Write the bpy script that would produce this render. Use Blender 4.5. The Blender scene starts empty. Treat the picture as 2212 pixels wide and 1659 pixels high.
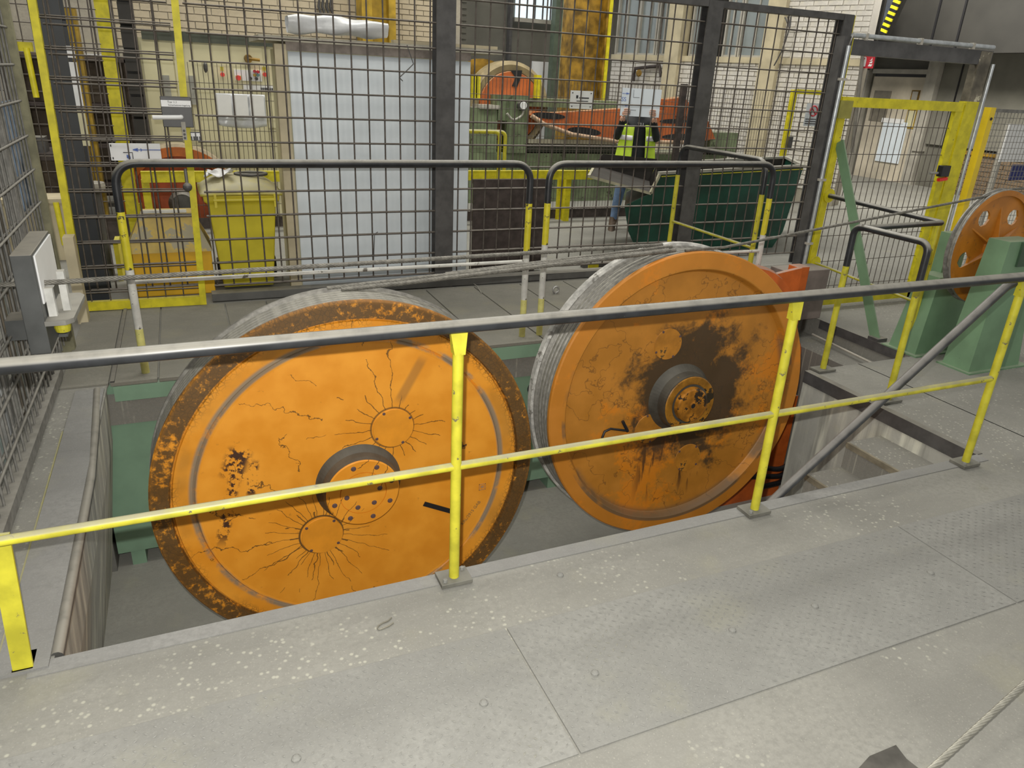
import bpy, math, random
from mathutils import Vector, Matrix
random.seed(7)
S = bpy.context.scene
COL = S.collection
pi = math.pi
V3 = Vector
# ------------------------------------------------------------------ camera
W_, H_, F_ = 2212., 1659., 1577.65
YAW, PIT, ROL, CH = .4242, .3966, .0505, 1.8855
_cy, _sy, _cp, _sp = math.cos(YAW), math.sin(YAW), math.cos(PIT), math.sin(PIT)
FW = V3((_sy*_cp, _cy*_cp, -_sp)); _r = V3((_cy, -_sy, 0)); _u = _r.cross(FW)
RT = math.cos(ROL)*_r + math.sin(ROL)*_u; UP = -math.sin(ROL)*_r + math.cos(ROL)*_u
CAM = V3((0, 0, CH))
cd = bpy.data.cameras.new('camera'); co = bpy.data.objects.new('camera', cd); COL.objects.link(co)
cd.sensor_fit = 'HORIZONTAL'; cd.sensor_width = 36; cd.lens = F_/W_*36; cd.clip_start = .02; cd.clip_end = 200
M = Matrix((RT, UP, -FW)).transposed().to_4x4(); M.translation = CAM; co.matrix_world = M
S.camera = co
def ray(x, y): return FW + (x-W_/2)/F_*RT + (H_/2-y)/F_*UP
def onY(x, y, Y): d = ray(x, y); return CAM + d*(Y/d.y)
def onX(x, y, X): d = ray(x, y); return CAM + d*(X/d.x)
def onZ(x, y, Z=0.): d = ray(x, y); return CAM + d*((Z-CH)/d.z)
# ------------------------------------------------------------------ light
S.view_settings.view_transform = 'Standard'; S.view_settings.look = 'None'
S.view_settings.gamma = 1; S.view_settings.use_curve_mapping = False
S.view_settings.exposure = 0.0
w = bpy.data.worlds.new('hall_daylight'); S.world = w; w.use_nodes = True
w.node_tree.nodes['Background'].inputs[0].default_value = (1.0, .98, .92, 1)
w.node_tree.nodes['Background'].inputs[1].default_value = .43
def area(name, loc, rot, sx, sy, power, col):
    l = bpy.data.lights.new(name, 'AREA'); l.shape = 'RECTANGLE'; l.size = sx; l.size_y = sy; l.energy = power; l.color = col
    o = bpy.data.objects.new(name, l); COL.objects.link(o); o.location = loc; o.rotation_euler = rot
    return o
area('roof_light_near', (1.5, 3.2, 7.5), (0, 0, 0), 9, 1.2, 170, (1, .95, .84))
area('roof_light_mid', (4, 9.5, 7.5), (0, 0, 0), 11, 1.5, 640, (1, .97, .88))
area('hall_window_daylight', (1.0, 14.2, 5.2), (math.radians(-62), 0, math.radians(25)), 7, 2.2, 260, (.93, .97, 1))
area('door_fill_light', (11.6, 10.6, 5.4), (0, math.radians(-35), 0), 2, 3, 520, (1, .95, .84))  # added fill lamp out of view, brightens the right wall and its door
fl = bpy.data.lights.new('camera_flash', 'POINT'); fl.energy = 430; fl.shadow_soft_size = .012; fl.color = (1, .97, .9)
fo = bpy.data.objects.new('camera_flash', fl); COL.objects.link(fo); fo.location = CAM + UP*.085 - RT*.035
# ------------------------------------------------------------------ materials
class NT:
    def __init__(s, name):
        s.m = bpy.data.materials.new(name); s.m.use_nodes = True; s.t = s.m.node_tree; s.n = s.t.nodes
        s.b = s.n['Principled BSDF']; s.tc = s.n.new('ShaderNodeTexCoord'); s.geo = None
    def link(s, a, b): s.t.links.new(a, b)
    def val(s, sock, v):
        if hasattr(v, 'is_output') or isinstance(v, bpy.types.NodeSocket): s.link(v, sock)
        else:
            if hasattr(sock.default_value, '__len__') and not hasattr(v, '__len__'): v = (v,)*len(sock.default_value)
            if hasattr(sock.default_value, '__len__') and len(sock.default_value) == 4 and len(v) == 3: v = (*v, 1)
            sock.default_value = v
    def math(s, op, a, b=0., c=0., clamp=False):
        n = s.n.new('ShaderNodeMath'); n.operation = op; n.use_clamp = clamp
        for i, v in enumerate((a, b, c)): s.val(n.inputs[i], v)
        return n.outputs[0]
    def mix(s, f, a, b):
        n = s.n.new('ShaderNodeMix'); n.data_type = 'RGBA'; s.val(n.inputs[0], f); s.val(n.inputs[6], a); s.val(n.inputs[7], b); return n.outputs[2]
    def ramp(s, v, lo, hi, a=0., b=1.):
        n = s.n.new('ShaderNodeMapRange'); n.interpolation_type = 'SMOOTHSTEP'
        for i, x in enumerate((v, lo, hi, a, b)): s.val(n.inputs[i], x)
        return n.outputs[0]
    def co(s, sc=(1, 1, 1), off=(0, 0, 0), rot=(0, 0, 0), src=None):
        n = s.n.new('ShaderNodeMapping'); s.link(src or s.tc.outputs['Object'], n.inputs[0]); s.val(n.inputs[1], off); s.val(n.inputs[2], rot); s.val(n.inputs[3], sc); return n.outputs[0]
    def noise(s, scale, detail=4, vec=None, rough=.55, dist=0.):
        n = s.n.new('ShaderNodeTexNoise'); s.link(vec or s.tc.outputs['Object'], n.inputs['Vector']); n.inputs['Scale'].default_value = scale
        n.inputs['Detail'].default_value = detail; n.inputs['Roughness'].default_value = rough; n.inputs['Distortion'].default_value = dist; return n.outputs[0]
    def vor(s, scale, feat='DISTANCE_TO_EDGE', vec=None):
        n = s.n.new('ShaderNodeTexVoronoi'); n.feature = feat; s.link(vec or s.tc.outputs['Object'], n.inputs['Vector']); n.inputs['Scale'].default_value = scale; return n.outputs[0]
    def xyz(s, src=None):
        n = s.n.new('ShaderNodeSeparateXYZ'); s.link(src or s.tc.outputs['Object'], n.inputs[0]); return n.outputs
    def nz(s):
        if not s.geo: s.geo = s.n.new('ShaderNodeNewGeometry')
        return s.xyz(s.geo.outputs['Normal'])[2]
    def bump(s, h, st=.3, d=.01):
        n = s.n.new('ShaderNodeBump'); n.inputs['Strength'].default_value = st; n.inputs['Distance'].default_value = d; s.link(h, n.inputs['Height']); s.link(n.outputs[0], s.b.inputs['Normal'])
    def done(s, col, rough=.6, metal=0.):
        s.val(s.b.inputs['Base Color'], col); s.val(s.b.inputs['Roughness'], rough); s.val(s.b.inputs['Metallic'], metal); return s.m
_mc = {}
DUST = (.36, .34, .29)
def paint(name, c, rough=.6, metal=0., var=.25, vs=6., chips=None, dust=0., dcol=DUST, bump=0., bs=60., dlo=.15):
    if name in _mc: return _mc[name]
    t = NT(name); n = t.noise(vs, 5)
    col = t.mix(t.ramp(n, .3, .7), tuple(x*(1-var) for x in c), tuple(min(1, x*(1+var*.5)) for x in c))
    if chips:                                  # (colour, scale, threshold)
        cn = t.noise(chips[1], 6, rough=.65); col = t.mix(t.ramp(cn, chips[2], chips[2]+.03), col, chips[0])
    if dust:
        d = t.math('MULTIPLY', t.ramp(t.nz(), dlo, dlo+.45), t.ramp(t.noise(14, 4), .2, .6, .6, 1)); d = t.math('MULTIPLY', d, dust)
        col = t.mix(d, col, dcol)
    if bump: t.bump(t.noise(bs, 5), bump)
    _mc[name] = t.done(col, rough, metal); return _mc[name]
def flat(name, c, rough=.6, metal=0.): return paint(name, c, rough, metal, .06, 8)
YEL = paint('yellow_paint', (.55, .505, .035), .45, 0, .26, 9, ((.16, .14, .07), 22, .635), .85, (.30, .285, .215), dlo=.25)
YELP = paint('yellow_peeling', (.66, .58, .03), .45, 0, .15, 9, ((.05, .045, .04), 11, .57), .3)
YWB = paint('white_peeling', (.62, .62, .58), .5, 0, .2, 10, ((.12, .11, .09), 14, .60), .2)
YWG = paint('cream_yellow_worn', (.66, .63, .22), .5, 0, .2, 10, ((.2, .18, .1), 20, .64), .2)
YELF = paint('yellow_fence_paint', (.66, .58, .015), .5, 0, .2, 12, ((.25, .21, .05), 30, .66), .25)
BLK = paint('black_rail_paint', (.022, .024, .028), .38, 0, .4, 12, ((.25, .24, .22), 40, .72), 1.0, (.25, .24, .21), dlo=.12)
BLKD = paint('dark_steel', (.092, .09, .09), .5, .2, .3, 8, None, .5)
WIRE = paint('galvanised_wire_brown', (.115, .098, .085), .6, .2, .3, 20, None, .3)
WIREG = paint('dusty_grey_wire', (.20, .195, .18), .7, .1, .3, 20, None, .4)
GRN = paint('machine_green', (.21, .34, .24), .5, 0, .15, 3, None, .35)
GRN2 = paint('stand_green', (.17, .29, .17), .5, 0, .15, 4, ((.05, .09, .06), 20, .72), .35)
SKIP = paint('skip_green', (.006, .06, .038), .4, 0, .5, 3, ((.08, .13, .09), 25, .70), .5)
ORG = paint('gear_orange_red', (.62, .13, .02), .5, 0, .25, 6, None, .85, (.30, .24, .2))
ORB = paint('background_orange', (.50, .125, .03), .55, 0, .3, 3, None, .6, (.42, .33, .2))
MGRN = paint('background_green', (.165, .21, .115), .6, 0, .35, 4, ((.05, .06, .03), 6, .62), .6)
STL = paint('bare_steel', (.42, .42, .41), .4, .6, .25, 30)
GALV = paint('galvanised_pipe', (.50, .53, .55), .35, .6, .2, 20)
BRN = paint('dark_rust_plate', (.07, .055, .05), .6, .2, .4, 10)
CRM = paint('cream_paint', (.56, .49, .33), .6, 0, .2, 3)
BEI = paint('beige_enamel', (.66, .62, .40), .5, 0, .08, 2)
OCH = paint('ochre_column', (.42, .27, .02), .5, 0, .4, 4)
OCB = paint('rusty_ochre_column', (.30, .17, .015), .55, 0, .7, 5)
BLUEW = paint('pale_blue_sheet', (.74, .82, .90), .4, 0, .08, 2)
WHT = paint('white_sheet', (.82, .83, .84), .4, 0, .06, 4)
WHTD = paint('dusty_white', (.66, .66, .63), .5, 0, .25, 8, None, .8)
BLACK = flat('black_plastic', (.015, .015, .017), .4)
INK = flat('dark_ink', (.03, .03, .035), .7)
BINK = flat('blue_ink', (.12, .2, .55), .7)
RED = flat('red_plastic', (.75, .03, .02), .4)
REDS = flat('red_sign', (.50, .015, .03), .5)
GREYP = paint('grey_panel', (.16, .155, .13), .7, 0, .2, 1.5)
GREYD = paint('dark_grey_panel', (.026, .025, .022), .7, 0, .25, 1.5)
LGREY = paint('light_grey_paint', (.42, .40, .35), .6, 0, .2, 3)
def concrete(name, c, streak=False, speck=0.):
    t = NT(name); n = t.noise(1.3, 6, rough=.65); f = t.noise(45, 3)
    col = t.mix(t.ramp(n, .3, .7), tuple(x*.82 for x in c), tuple(x*1.12 for x in c))
    col = t.mix(t.ramp(f, .35, .75), col, tuple(x*.9 for x in c))
    st = t.noise(3.0, 5, t.co((1, 1, 1), (3, 1, 0)))
    col = t.mix(t.ramp(st, .55, .75, 0, .5), col, (c[0]*1.12, c[1]*1.1, c[2]*.92))
    if streak:
        q = t.noise(2.2, 5, t.co((5, 5, .5))); col = t.mix(t.ramp(q, .45, .68, 0, .8), col, (c[0]*1.6, c[1]*1.6, c[2]*1.5))
        q = t.noise(1.6, 4, t.co((6, 6, .7), (7, 2, 1))); col = t.mix(t.ramp(q, .5, .7, 0, .7), col, tuple(x*.45 for x in c))
    if not streak:
        g = t.noise(7, 6, t.co((1, 3.5, 1), (2, 2, 2)), .7); col = t.mix(t.ramp(g, .52, .70, 0, .35), col, tuple(x*.72 for x in c))
        g = t.noise(150, 2); col = t.mix(t.ramp(g, .5, .75, 0, .35), col, tuple(x*1.3 for x in c))
    if speck:
        v = t.vor(34, 'F1', t.co((1, 1, .01))); z = t.math('ADD', t.math('MULTIPLY', t.noise(1.1, 2, t.co((1, 1, 1), (9, 4, 2))), .75), t.math('MULTIPLY', t.noise(13, 2), .25))
        col = t.mix(t.math('MULTIPLY', t.ramp(v, .30, .12), t.ramp(z, .47, .56, 0, speck)), col, (.37, .365, .31))
        v = t.vor(60, 'F1'); col = t.mix(t.ramp(v, .16, .10, 0, .35), col, (.42, .41, .35))
    t.bump(t.math('ADD', f, t.math('MULTIPLY', n, .5)), .25, .006)
    return t.done(col, .85)
CON = concrete('dusty_concrete', (.235, .231, .208), False, .9)
CEM = concrete('pit_concrete', (.30, .298, .27), False)
CONP = concrete('streaked_pit_wall', (.42, .418, .38), True)
PLT = concrete('dusty_steel_plate', (.222, .221, .206))
PLT2 = concrete('dusty_platform_plate', (.22, .212, .18))
EDGE = concrete('steel_edge_strip', (.225, .224, .215))
WBR = concrete('whitewashed_brick', (.66, .63, .58))
TBR = concrete('tan_brick', (.50, .43, .31))
MORT = concrete('dirty_mortar', (.36, .33, .27))
BBR = concrete('brown_brick', (.17, .12, .075))
RBR = concrete('red_brick', (.42, .17, .09))
def wheel_mat(name, kind):
    t = NT(name); x, y, z = t.xyz()
    r = t.math('SQRT', t.math('ADD', t.math('MULTIPLY', x, x), t.math('MULTIPLY', z, z)))
    n1 = t.noise(5, 5); n2 = t.noise(26, 6, rough=.7); n3 = t.noise(2.2, 4)
    def box(cx, cz, ang, hl, hw):                # soft elongated patch
        dx = t.math('SUBTRACT', x, cx); dz = t.math('SUBTRACT', z, cz); c, s = math.cos(ang), math.sin(ang)
        a = t.math('ABSOLUTE', t.math('ADD', t.math('MULTIPLY', dx, c), t.math('MULTIPLY', dz, s)))
        b = t.math('ABSOLUTE', t.math('SUBTRACT', t.math('MULTIPLY', dz, c), t.math('MULTIPLY', dx, s)))
        return t.math('MULTIPLY', t.ramp(a, hl, hl*.6), t.ramp(b, hw, hw*.4))
    def cracks(col, cx, cz, freq, r0, r1, seed, a0, th=.05):
        dx = t.math('SUBTRACT', x, cx); dz = t.math('SUBTRACT', z, cz)
        d = t.math('SQRT', t.math('ADD', t.math('MULTIPLY', dx, dx), t.math('MULTIPLY', dz, dz)))
        a = t.math('ARCTAN2', dz, dx); wob = t.noise(9, 4, t.co((1, 1, 1), (seed, 0, 0)))
        a2 = t.math('ADD', t.math('MULTIPLY', a, freq), t.math('MULTIPLY', t.math('SUBTRACT', wob, .5), 3.2))
        sn = t.math('ABSOLUTE', t.math('SINE', a2)); line = t.ramp(t.math('MULTIPLY', sn, d), th*.55, th*.25)
        reach = t.noise(3.3, 2, t.co((1, 1, 1), (seed*2, 5, 1)))
        lim = t.math('ADD', r0, t.math('MULTIPLY', t.ramp(reach, .40, .60), t.math('MULTIPLY', t.math('MAXIMUM', .22, t.math('COSINE', t.math('SUBTRACT', a, a0))), r1-r0)))
        m = t.math('MULTIPLY', line, t.math('MULTIPLY', t.math('LESS_THAN', d, lim), t.math('GREATER_THAN', d, .112)))
        rg_ = t.math('MULTIPLY', t.ramp(d, .122, .117), t.ramp(d, .108, .112))
        col = t.mix(t.math('MULTIPLY', rg_, .8), col, (.12, .06, .015))
        return t.mix(t.math('MULTIPLY', m, .9), col, (.13, .06, .012))
    if kind == 'L':
        col = t.mix(t.ramp(n1, .3, .7), (.70, .265, .018), (.80, .33, .026))
        col = t.mix(t.ramp(n2, .66, .72, 0, .5), col, (.35, .14, .02))
        for cx, cz, fq, sd, a0 in ((.188, .30, 10, 3.1, 2.6), (-.212, -.28, 13, 8.7, -1.4), (-.212, -.28, 7, 5.7, 2.5)): col = cracks(col, cx, cz, fq, .15, .80, sd, a0)
        v = t.vor(9, 'DISTANCE_TO_EDGE', t.co((1, .01, 1)))
        vn = t.vor(44, 'DISTANCE_TO_EDGE', t.co((1, .01, 1)))
        ring = t.math('MULTIPLY', t.ramp(r, .895, .915), t.ramp(r, 1.02, .985, .35, 1))
        big = t.noise(2.4, 4, t.co((1, 1, 1), (4, 2, 6)))
        net = t.math('MULTIPLY', t.ramp(vn, .10, .04), t.math('MULTIPLY', t.ramp(r, .86, .91), .6))
        col = t.mix(t.math('MULTIPLY', net, t.ramp(big, .36, .55)), col, (.07, .04, .012))
        dk = t.math('MULTIPLY', t.math('MULTIPLY', t.ramp(r, .905, .92), t.ramp(r, 1.06, .985)), t.ramp(t.math('ADD', n2, t.math('MULTIPLY', big, .5)), .54, .72))
        col = t.mix(t.math('MULTIPLY', dk, .92), col, (.07, .042, .016))
        col = t.mix(t.math('MULTIPLY', t.math('MULTIPLY', t.ramp(r, .80, .86), t.ramp(r, .92, .88)), t.ramp(n3, .42, .62, 0, .5)), col, (.34, .17, .03))
        dg = t.math('MULTIPLY', t.math('MULTIPLY', t.ramp(r, .792, .806), t.ramp(r, .842, .824)), t.ramp(t.math('ADD', n3, t.math('MULTIPLY', n2, .3)), .52, .66))
        col = t.mix(dg, col, (.27, .20, .13))
        for (cx, cz, an, hl, hw, th) in ((-.60, .22, 1.2, .10, .075, .47), (-.645, .02, 1.31, .30, .04, .49), (-.53, .12, 1.4, .12, .03, .50), (.60, .12, -.9, .06, .03, .5)):
            col = t.mix(t.math('MULTIPLY', box(cx, cz, an, hl, hw), t.ramp(n2, th, th+.06)), col, (.06, .025, .012))
        for (cx, cz, an) in ((.29, .56, 1.05),):
            col = t.mix(t.math('MULTIPLY', box(cx, cz, an, .16, .035), .7), col, (.36, .16, .03))
    else:
        col = t.mix(t.ramp(n1, .3, .7), (.42, .175, .022), (.52, .215, .026))
        col = t.mix(t.ramp(t.math('ADD', t.math('MULTIPLY', n3, .7), t.math('MULTIPLY', n2, .3)), .53, .60, 0, .85), col, (.66, .22, .012))
        col = t.mix(t.ramp(r, .86, .885, 0, .4), col, (.60, .21, .02))
        lines = t.noise(3.0, 4, t.co((1, .01, 1), (1, 7, 3)))
        cr = t.ramp(t.math('ABSOLUTE', t.math('SUBTRACT', lines, .5)), .006, .001)
        col = t.mix(t.math('MULTIPLY', cr, t.ramp(r, .9, .86, 0, .6)), col, (.14, .06, .015))
        n4 = t.noise(4.2, 7, t.co((1, 1, 1), (2.2, 5, 8.1)), .62, .6)
        dx = t.math('SUBTRACT', x, .10); dz = t.math('SUBTRACT', z, .02)
        d = t.math('SQRT', t.math('ADD', t.math('MULTIPLY', dx, dx), t.math('MULTIPLY', dz, dz)))
        g = t.ramp(t.math('ADD', t.math('MULTIPLY', d, 1.0), t.math('ADD', t.math('MULTIPLY', n4, -.95), t.math('MULTIPLY', t.math('SUBTRACT', n2, .5), .35))), .10, -.12)
        col = t.mix(t.math('MULTIPLY', g, .93), col, (.045, .032, .018))
        drip = t.noise(6, 5, t.co((3.5, 1, .45), (1, 2, 2)))
        dm = t.math('MULTIPLY', t.math('MULTIPLY', t.ramp(drip, .56, .64), t.ramp(z, -.15, -.3)), t.math('MULTIPLY', t.ramp(t.math('ABSOLUTE', x), .34, .2), t.ramp(z, -.80, -.55)))
        col = t.mix(dm, col, (.10, .045, .015))
        dg = t.math('MULTIPLY', t.math('MULTIPLY', t.ramp(r, .80, .86), t.ramp(r, .893, .885)), t.ramp(t.math('ADD', n3, t.math('MULTIPLY', z, -.2)), .50, .60))
        col = t.mix(t.math('MULTIPLY', dg, .8), col, (.11, .09, .06))
    t.bump(n2, .12, .004)
    return t.done(col, t.ramp(n1, .3, .7, .38, .6))
WHL_L = wheel_mat('orange_wheel_cracked', 'L'); WHL_R = wheel_mat('orange_wheel_greasy', 'R')
WHL_3 = paint('small_wheel_orange', (.52, .19, .015), .5, 0, .25, 4, ((.3, .12, .02), 14, .62), .3)
GREASE = paint('grey_grease', (.07, .066, .055), .5, 0, .4, 8, ((.24, .13, .02), 9, .64), .25, (.16, .15, .12))
RIM = paint('worn_rim_steel', (.27, .26, .235), .5, .3, .3, 30)
RIMW = paint('chalky_rim_edge', (.52, .51, .48), .6, .1, .4, 18, ((.2, .19, .17), 14, .58))
ROPE = paint('rope_steel', (.20, .19, .165), .5, .3, .35, 40)
ROPEL = paint('bright_rope', (.38, .37, .32), .4, .5, .2, 40)
# ------------------------------------------------------------------ mesh builder
class MB:
    def __init__(s): s.v = []; s.f = []; s.sm = []
    def add(s, vs, fs, sm=False):
        o = len(s.v); s.v += [V3(p) for p in vs]; s.f += [tuple(i+o for i in f) for f in fs]; s.sm += [sm]*len(fs); return s
    def obox(s, c, a, b, d):
        c, a, b, d = V3(c), V3(a), V3(b), V3(d)
        vs = [c+i*a+j*b+k*d for k in (-1, 1) for j in (-1, 1) for i in (-1, 1)]
        return s.add(vs, [(0, 2, 3, 1), (4, 5, 7, 6), (0, 1, 5, 4), (2, 6, 7, 3), (0, 4, 6, 2), (1, 3, 7, 5)])
    def box(s, x0, y0, z0, x1, y1, z1):
        return s.obox(((x0+x1)/2, (y0+y1)/2, (z0+z1)/2), (abs(x1-x0)/2, 0, 0), (0, abs(y1-y0)/2, 0), (0, 0, abs(z1-z0)/2))
    def bar(s, p, q, wd, h, up=(0, 0, 1)):
        p, q, up = V3(p), V3(q), V3(up); a = (q-p); n = a.normalized(); sd = n.cross(up)
        if sd.length < 1e-4: sd = n.cross(V3((0, 1, 0)))
        sd.normalize(); u2 = sd.cross(n)
        return s.obox((p+q)/2, a/2, sd*wd/2, u2*h/2)
    def tube(s, pts, r, n=10, caps=True, closed=False):
        pts = [V3(p) for p in pts]; N = len(pts); rs = r if hasattr(r, '__len__') else [r]*N
        T = []
        for i in range(N):
            a = pts[(i-1) % N] if (i or closed) else pts[0]; b = pts[(i+1) % N] if (i < N-1 or closed) else pts[-1]
            T.append((b-a).normalized())
        up = V3((0, 0, 1)) if abs(T[0].z) < .9 else V3((0, 1, 0))
        X = T[0].cross(up).normalized(); vs = []
        for i in range(N):
            if i:
                X = X - T[i]*X.dot(T[i]); X.normalize()
            Y = T[i].cross(X)
            vs += [pts[i] + rs[i]*(math.cos(2*pi*k/n)*X + math.sin(2*pi*k/n)*Y) for k in range(n)]
        fs = []
        for i in range(N if closed else N-1):
            j = (i+1) % N
            fs += [(i*n+k, i*n+(k+1) % n, j*n+(k+1) % n, j*n+k) for k in range(n)]
        s.add(vs, fs, True)
        if caps and not closed:
            s.add(vs[:n], [tuple(range(n))[::-1]]); s.add(vs[-n:], [tuple(range(n))])
        return s
    def lathe(s, prof, c, ax=(0, 1, 0), n=64, closed=False):
        c, ax = V3(c), V3(ax).normalized(); up = V3((0, 0, 1)) if abs(ax.z) < .9 else V3((1, 0, 0)); X = ax.cross(up).normalized(); Y = X.cross(ax)
        m = len(prof); vs = []
        for k in range(n):
            d = math.cos(2*pi*k/n)*X + math.sin(2*pi*k/n)*Y
            vs += [c + ax*a + d*r for r, a in prof]
        fs = []
        for k in range(n):
            l = (k+1) % n
            for i in range(m if closed else m-1):
                j = (i+1) % m; fs.append((k*m+i, k*m+j, l*m+j, l*m+i))
        return s.add(vs, fs, False)
    def prism(s, poly, vec):
        vec = V3(vec); n = len(poly); vs = [V3(p) for p in poly] + [V3(p)+vec for p in poly]
        return s.add(vs, [tuple(range(n))[::-1], tuple(range(n, 2*n))] + [(i, (i+1) % n, (i+1) % n+n, i+n) for i in range(n)])
    def grid(s, fn, nu, nv, sm=True):
        vs = [fn(i/nu, j/nv) for j in range(nv+1) for i in range(nu+1)]
        return s.add(vs, [(j*(nu+1)+i, j*(nu+1)+i+1, (j+1)*(nu+1)+i+1, (j+1)*(nu+1)+i) for j in range(nv) for i in range(nu)], sm)
    def sphere(s, c, r, n=10, sc=(1, 1, 1)):
        c = V3(c)
        return s.grid(lambda u, v: c + V3((sc[0]*r*math.sin(pi*v)*math.cos(2*pi*u), sc[1]*r*math.sin(pi*v)*math.sin(2*pi*u), sc[2]*r*math.cos(pi*v))), n, n//2+2)
    def build(s, name, m, parent=None, label=None, cat=None, group=None, kind=None, org=None, solid=0, bevel=0):
        if org is None:
            xs = [v.x for v in s.v]; ys = [v.y for v in s.v]; zs = [v.z for v in s.v]
            org = V3(((min(xs)+max(xs))/2, (min(ys)+max(ys))/2, min(zs)))
        org = V3(org); me = bpy.data.meshes.new(name); me.from_pydata([v-org for v in s.v], [], s.f)
        me.polygons.foreach_set('use_smooth', s.sm); me.materials.append(m); me.update()
        import bmesh
        bm = bmesh.new(); bm.from_mesh(me); bmesh.ops.recalc_face_normals(bm, faces=bm.faces); bm.to_mesh(me); bm.free()
        o = bpy.data.objects.new(name, me); COL.objects.link(o)
        place(o, org, parent); tag(o, label, cat, group, kind)
        if solid: q = o.modifiers.new('solid', 'SOLIDIFY'); q.thickness = solid; q.offset = 0
        if bevel: q = o.modifiers.new('bevel', 'BEVEL'); q.width = bevel; q.segments = 2; q.limit_method = 'ANGLE'
        return o
WORG = {}
def place(o, org, parent):
    WORG[o.name] = V3(org)
    if parent is not None: o.parent = parent; o.location = V3(org) - WORG[parent.name]
    else: o.location = org
def tag(o, label=None, cat=None, group=None, kind=None):
    for k, v in (('label', label), ('category', cat), ('group', group), ('kind', kind)):
        if v: o[k] = v
    return o
def thing(name, loc, label, cat, group=None, kind=None):
    o = bpy.data.objects.new(name, None); COL.objects.link(o); place(o, V3(loc), None); return tag(o, label, cat, group, kind)
def inst(o, org, parent=None, label=None, cat=None, group=None):
    c = o.copy(); COL.objects.link(c); c.parent = None; place(c, V3(org), parent); tag(c, label, cat, group); return c
def one(name, m, fn, parent=None, **k):
    b = MB(); fn(b); return b.build(name, m, parent, **k)
def fillet(pts, r, n=7):
    pts = [V3(p) for p in pts]; out = [pts[0]]
    for i in range(1, len(pts)-1):
        a, b, c = pts[i-1], pts[i], pts[i+1]; u, v = (a-b).normalized(), (c-b).normalized()
        ang = u.angle(v); t = min(r/math.tan(ang/2), (a-b).length*.49, (c-b).length*.49)
        p, q = b+u*t, b+v*t
        out += [p.lerp(b, k/n).lerp(b.lerp(q, k/n), k/n) for k in range(n+1)]
    return out + [pts[-1]]
def text(name, s_, loc, size, m, xdir, updir, parent, depth=.0006):
    cu = bpy.data.curves.new(name, 'FONT'); cu.body = s_; cu.size = size; cu.align_x = 'CENTER'; cu.align_y = 'CENTER'; cu.extrude = depth
    o = bpy.data.objects.new(name, cu); COL.objects.link(o)
    me = bpy.data.meshes.new_from_object(o); bpy.data.objects.remove(o); me.materials.clear(); me.materials.append(m)
    o = bpy.data.objects.new(name, me); COL.objects.link(o); place(o, V3(loc), parent)
    x = V3(xdir).normalized(); z = x.cross(V3(updir)).normalized(); y = z.cross(x)
    me.transform(Matrix((x, y, z)).transposed().to_4x4()); return o
# ================================================================== SETTING
def st(name, m, fn, parent=None, **k):
    return one(name, m, fn, parent, kind=None if parent else 'structure', **k)
PF = -1.40                                                  # pit floor level
def f_floor(b):
    b.box(-4, -2.5, -.3, 9, 2.34, 0)
    b.box(-4, 2.34, -.3, -1.0, 4.87, 0); b.box(-1.0, 2.34, -.012, -.59, 4.87, 0)
    b.box(4.034, 2.34, -.084, 4.56, 3.70, 0); b.box(4.55, 2.34, -.3, 9, 3.70, 0); b.box(5.13, 3.70, -.3, 9, 4.87, 0)
    b.box(-4, 4.87, -.3, 9, 6.6, 0); b.box(-4, 6.6, -.3, 22, 16.5, 0); b.box(9, 3, -.3, 22, 6.6, 0)
floor = st('floor', CON, f_floor, label='dusty grey concrete hall floor around the sunken pit', org=(0, 0, 0))
# chequer plates let into the floor
xs = [-3.2, -1.1, .905, 2.93, 4.93, 6.0]
tread = MB()
for i in range(len(xs)-1):
    a, c = xs[i]+.004, xs[i+1]-.004
    p = one('checker_plate', PLT, lambda b: b.box(a, 1.366, -.004, c, 1.948, .006), floor, bevel=.002)
    x = a+.02; r_ = 0
    while x < c-.02:
        y = 1.385 + (.019 if r_ % 2 else 0)
        while y < 1.93:
            if x > -1.0 or y > 1.5:
                s_ = 1 if (r_ + int((y-1.385)/.038)) % 2 else -1
                dx, dy = .0105*.707, s_*.0105*.707
                n_ = V3((-dy, dx, 0))*.32
                q = V3((x, y, .006)); d = V3((dx, dy, 0))
                tread.add([q-d, q+n_+V3((0, 0, .0016)), q+d, q-n_+V3((0, 0, .0016)), q+V3((0, 0, .0026))], [(0, 4, 1), (1, 4, 2), (2, 4, 3), (3, 4, 0)])
            y += .038
        x += .0268; r_ += 1
tread.build('checker_tread', PLT, floor, kind='stuff')
bolt = one('plate_bolt', PLT, lambda b: b.lathe([(0, .012), (.008, .011), (.014, .006), (.015, 0)], (0, 0, 0), (0, 0, 1), 10), floor, org=(0, 0, 0))
place(bolt, onZ(1045, 1520, .006), floor)
for q in ((1285, 1455), (1582, 1362), (1760, 1310), (2010, 1238), (640, 1640)): inst(bolt, onZ(*q, .006), floor)
for q in ((1210, 1243),): inst(bolt, onZ(*q, 0), floor)
st('trim_1', EDGE, lambda b: (b.box(-.66, 2.272, -.07, 4.03, 2.342, .004)), label='dusty steel angle along the front edge of the pit')
st('trim_2', BLKD, lambda b: (b.box(4.022, 2.342, -.085, 4.034, 3.70, .004), b.box(4.034, 2.342, 0, 4.075, 3.70, .004)), label='black steel edging along the right side of the pit')
st('trim_3', BLKD, lambda b: (b.box(5.118, 3.80, -.075, 5.132, 4.66, .004),), label='black steel edging of the notch beside the gate')
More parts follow.
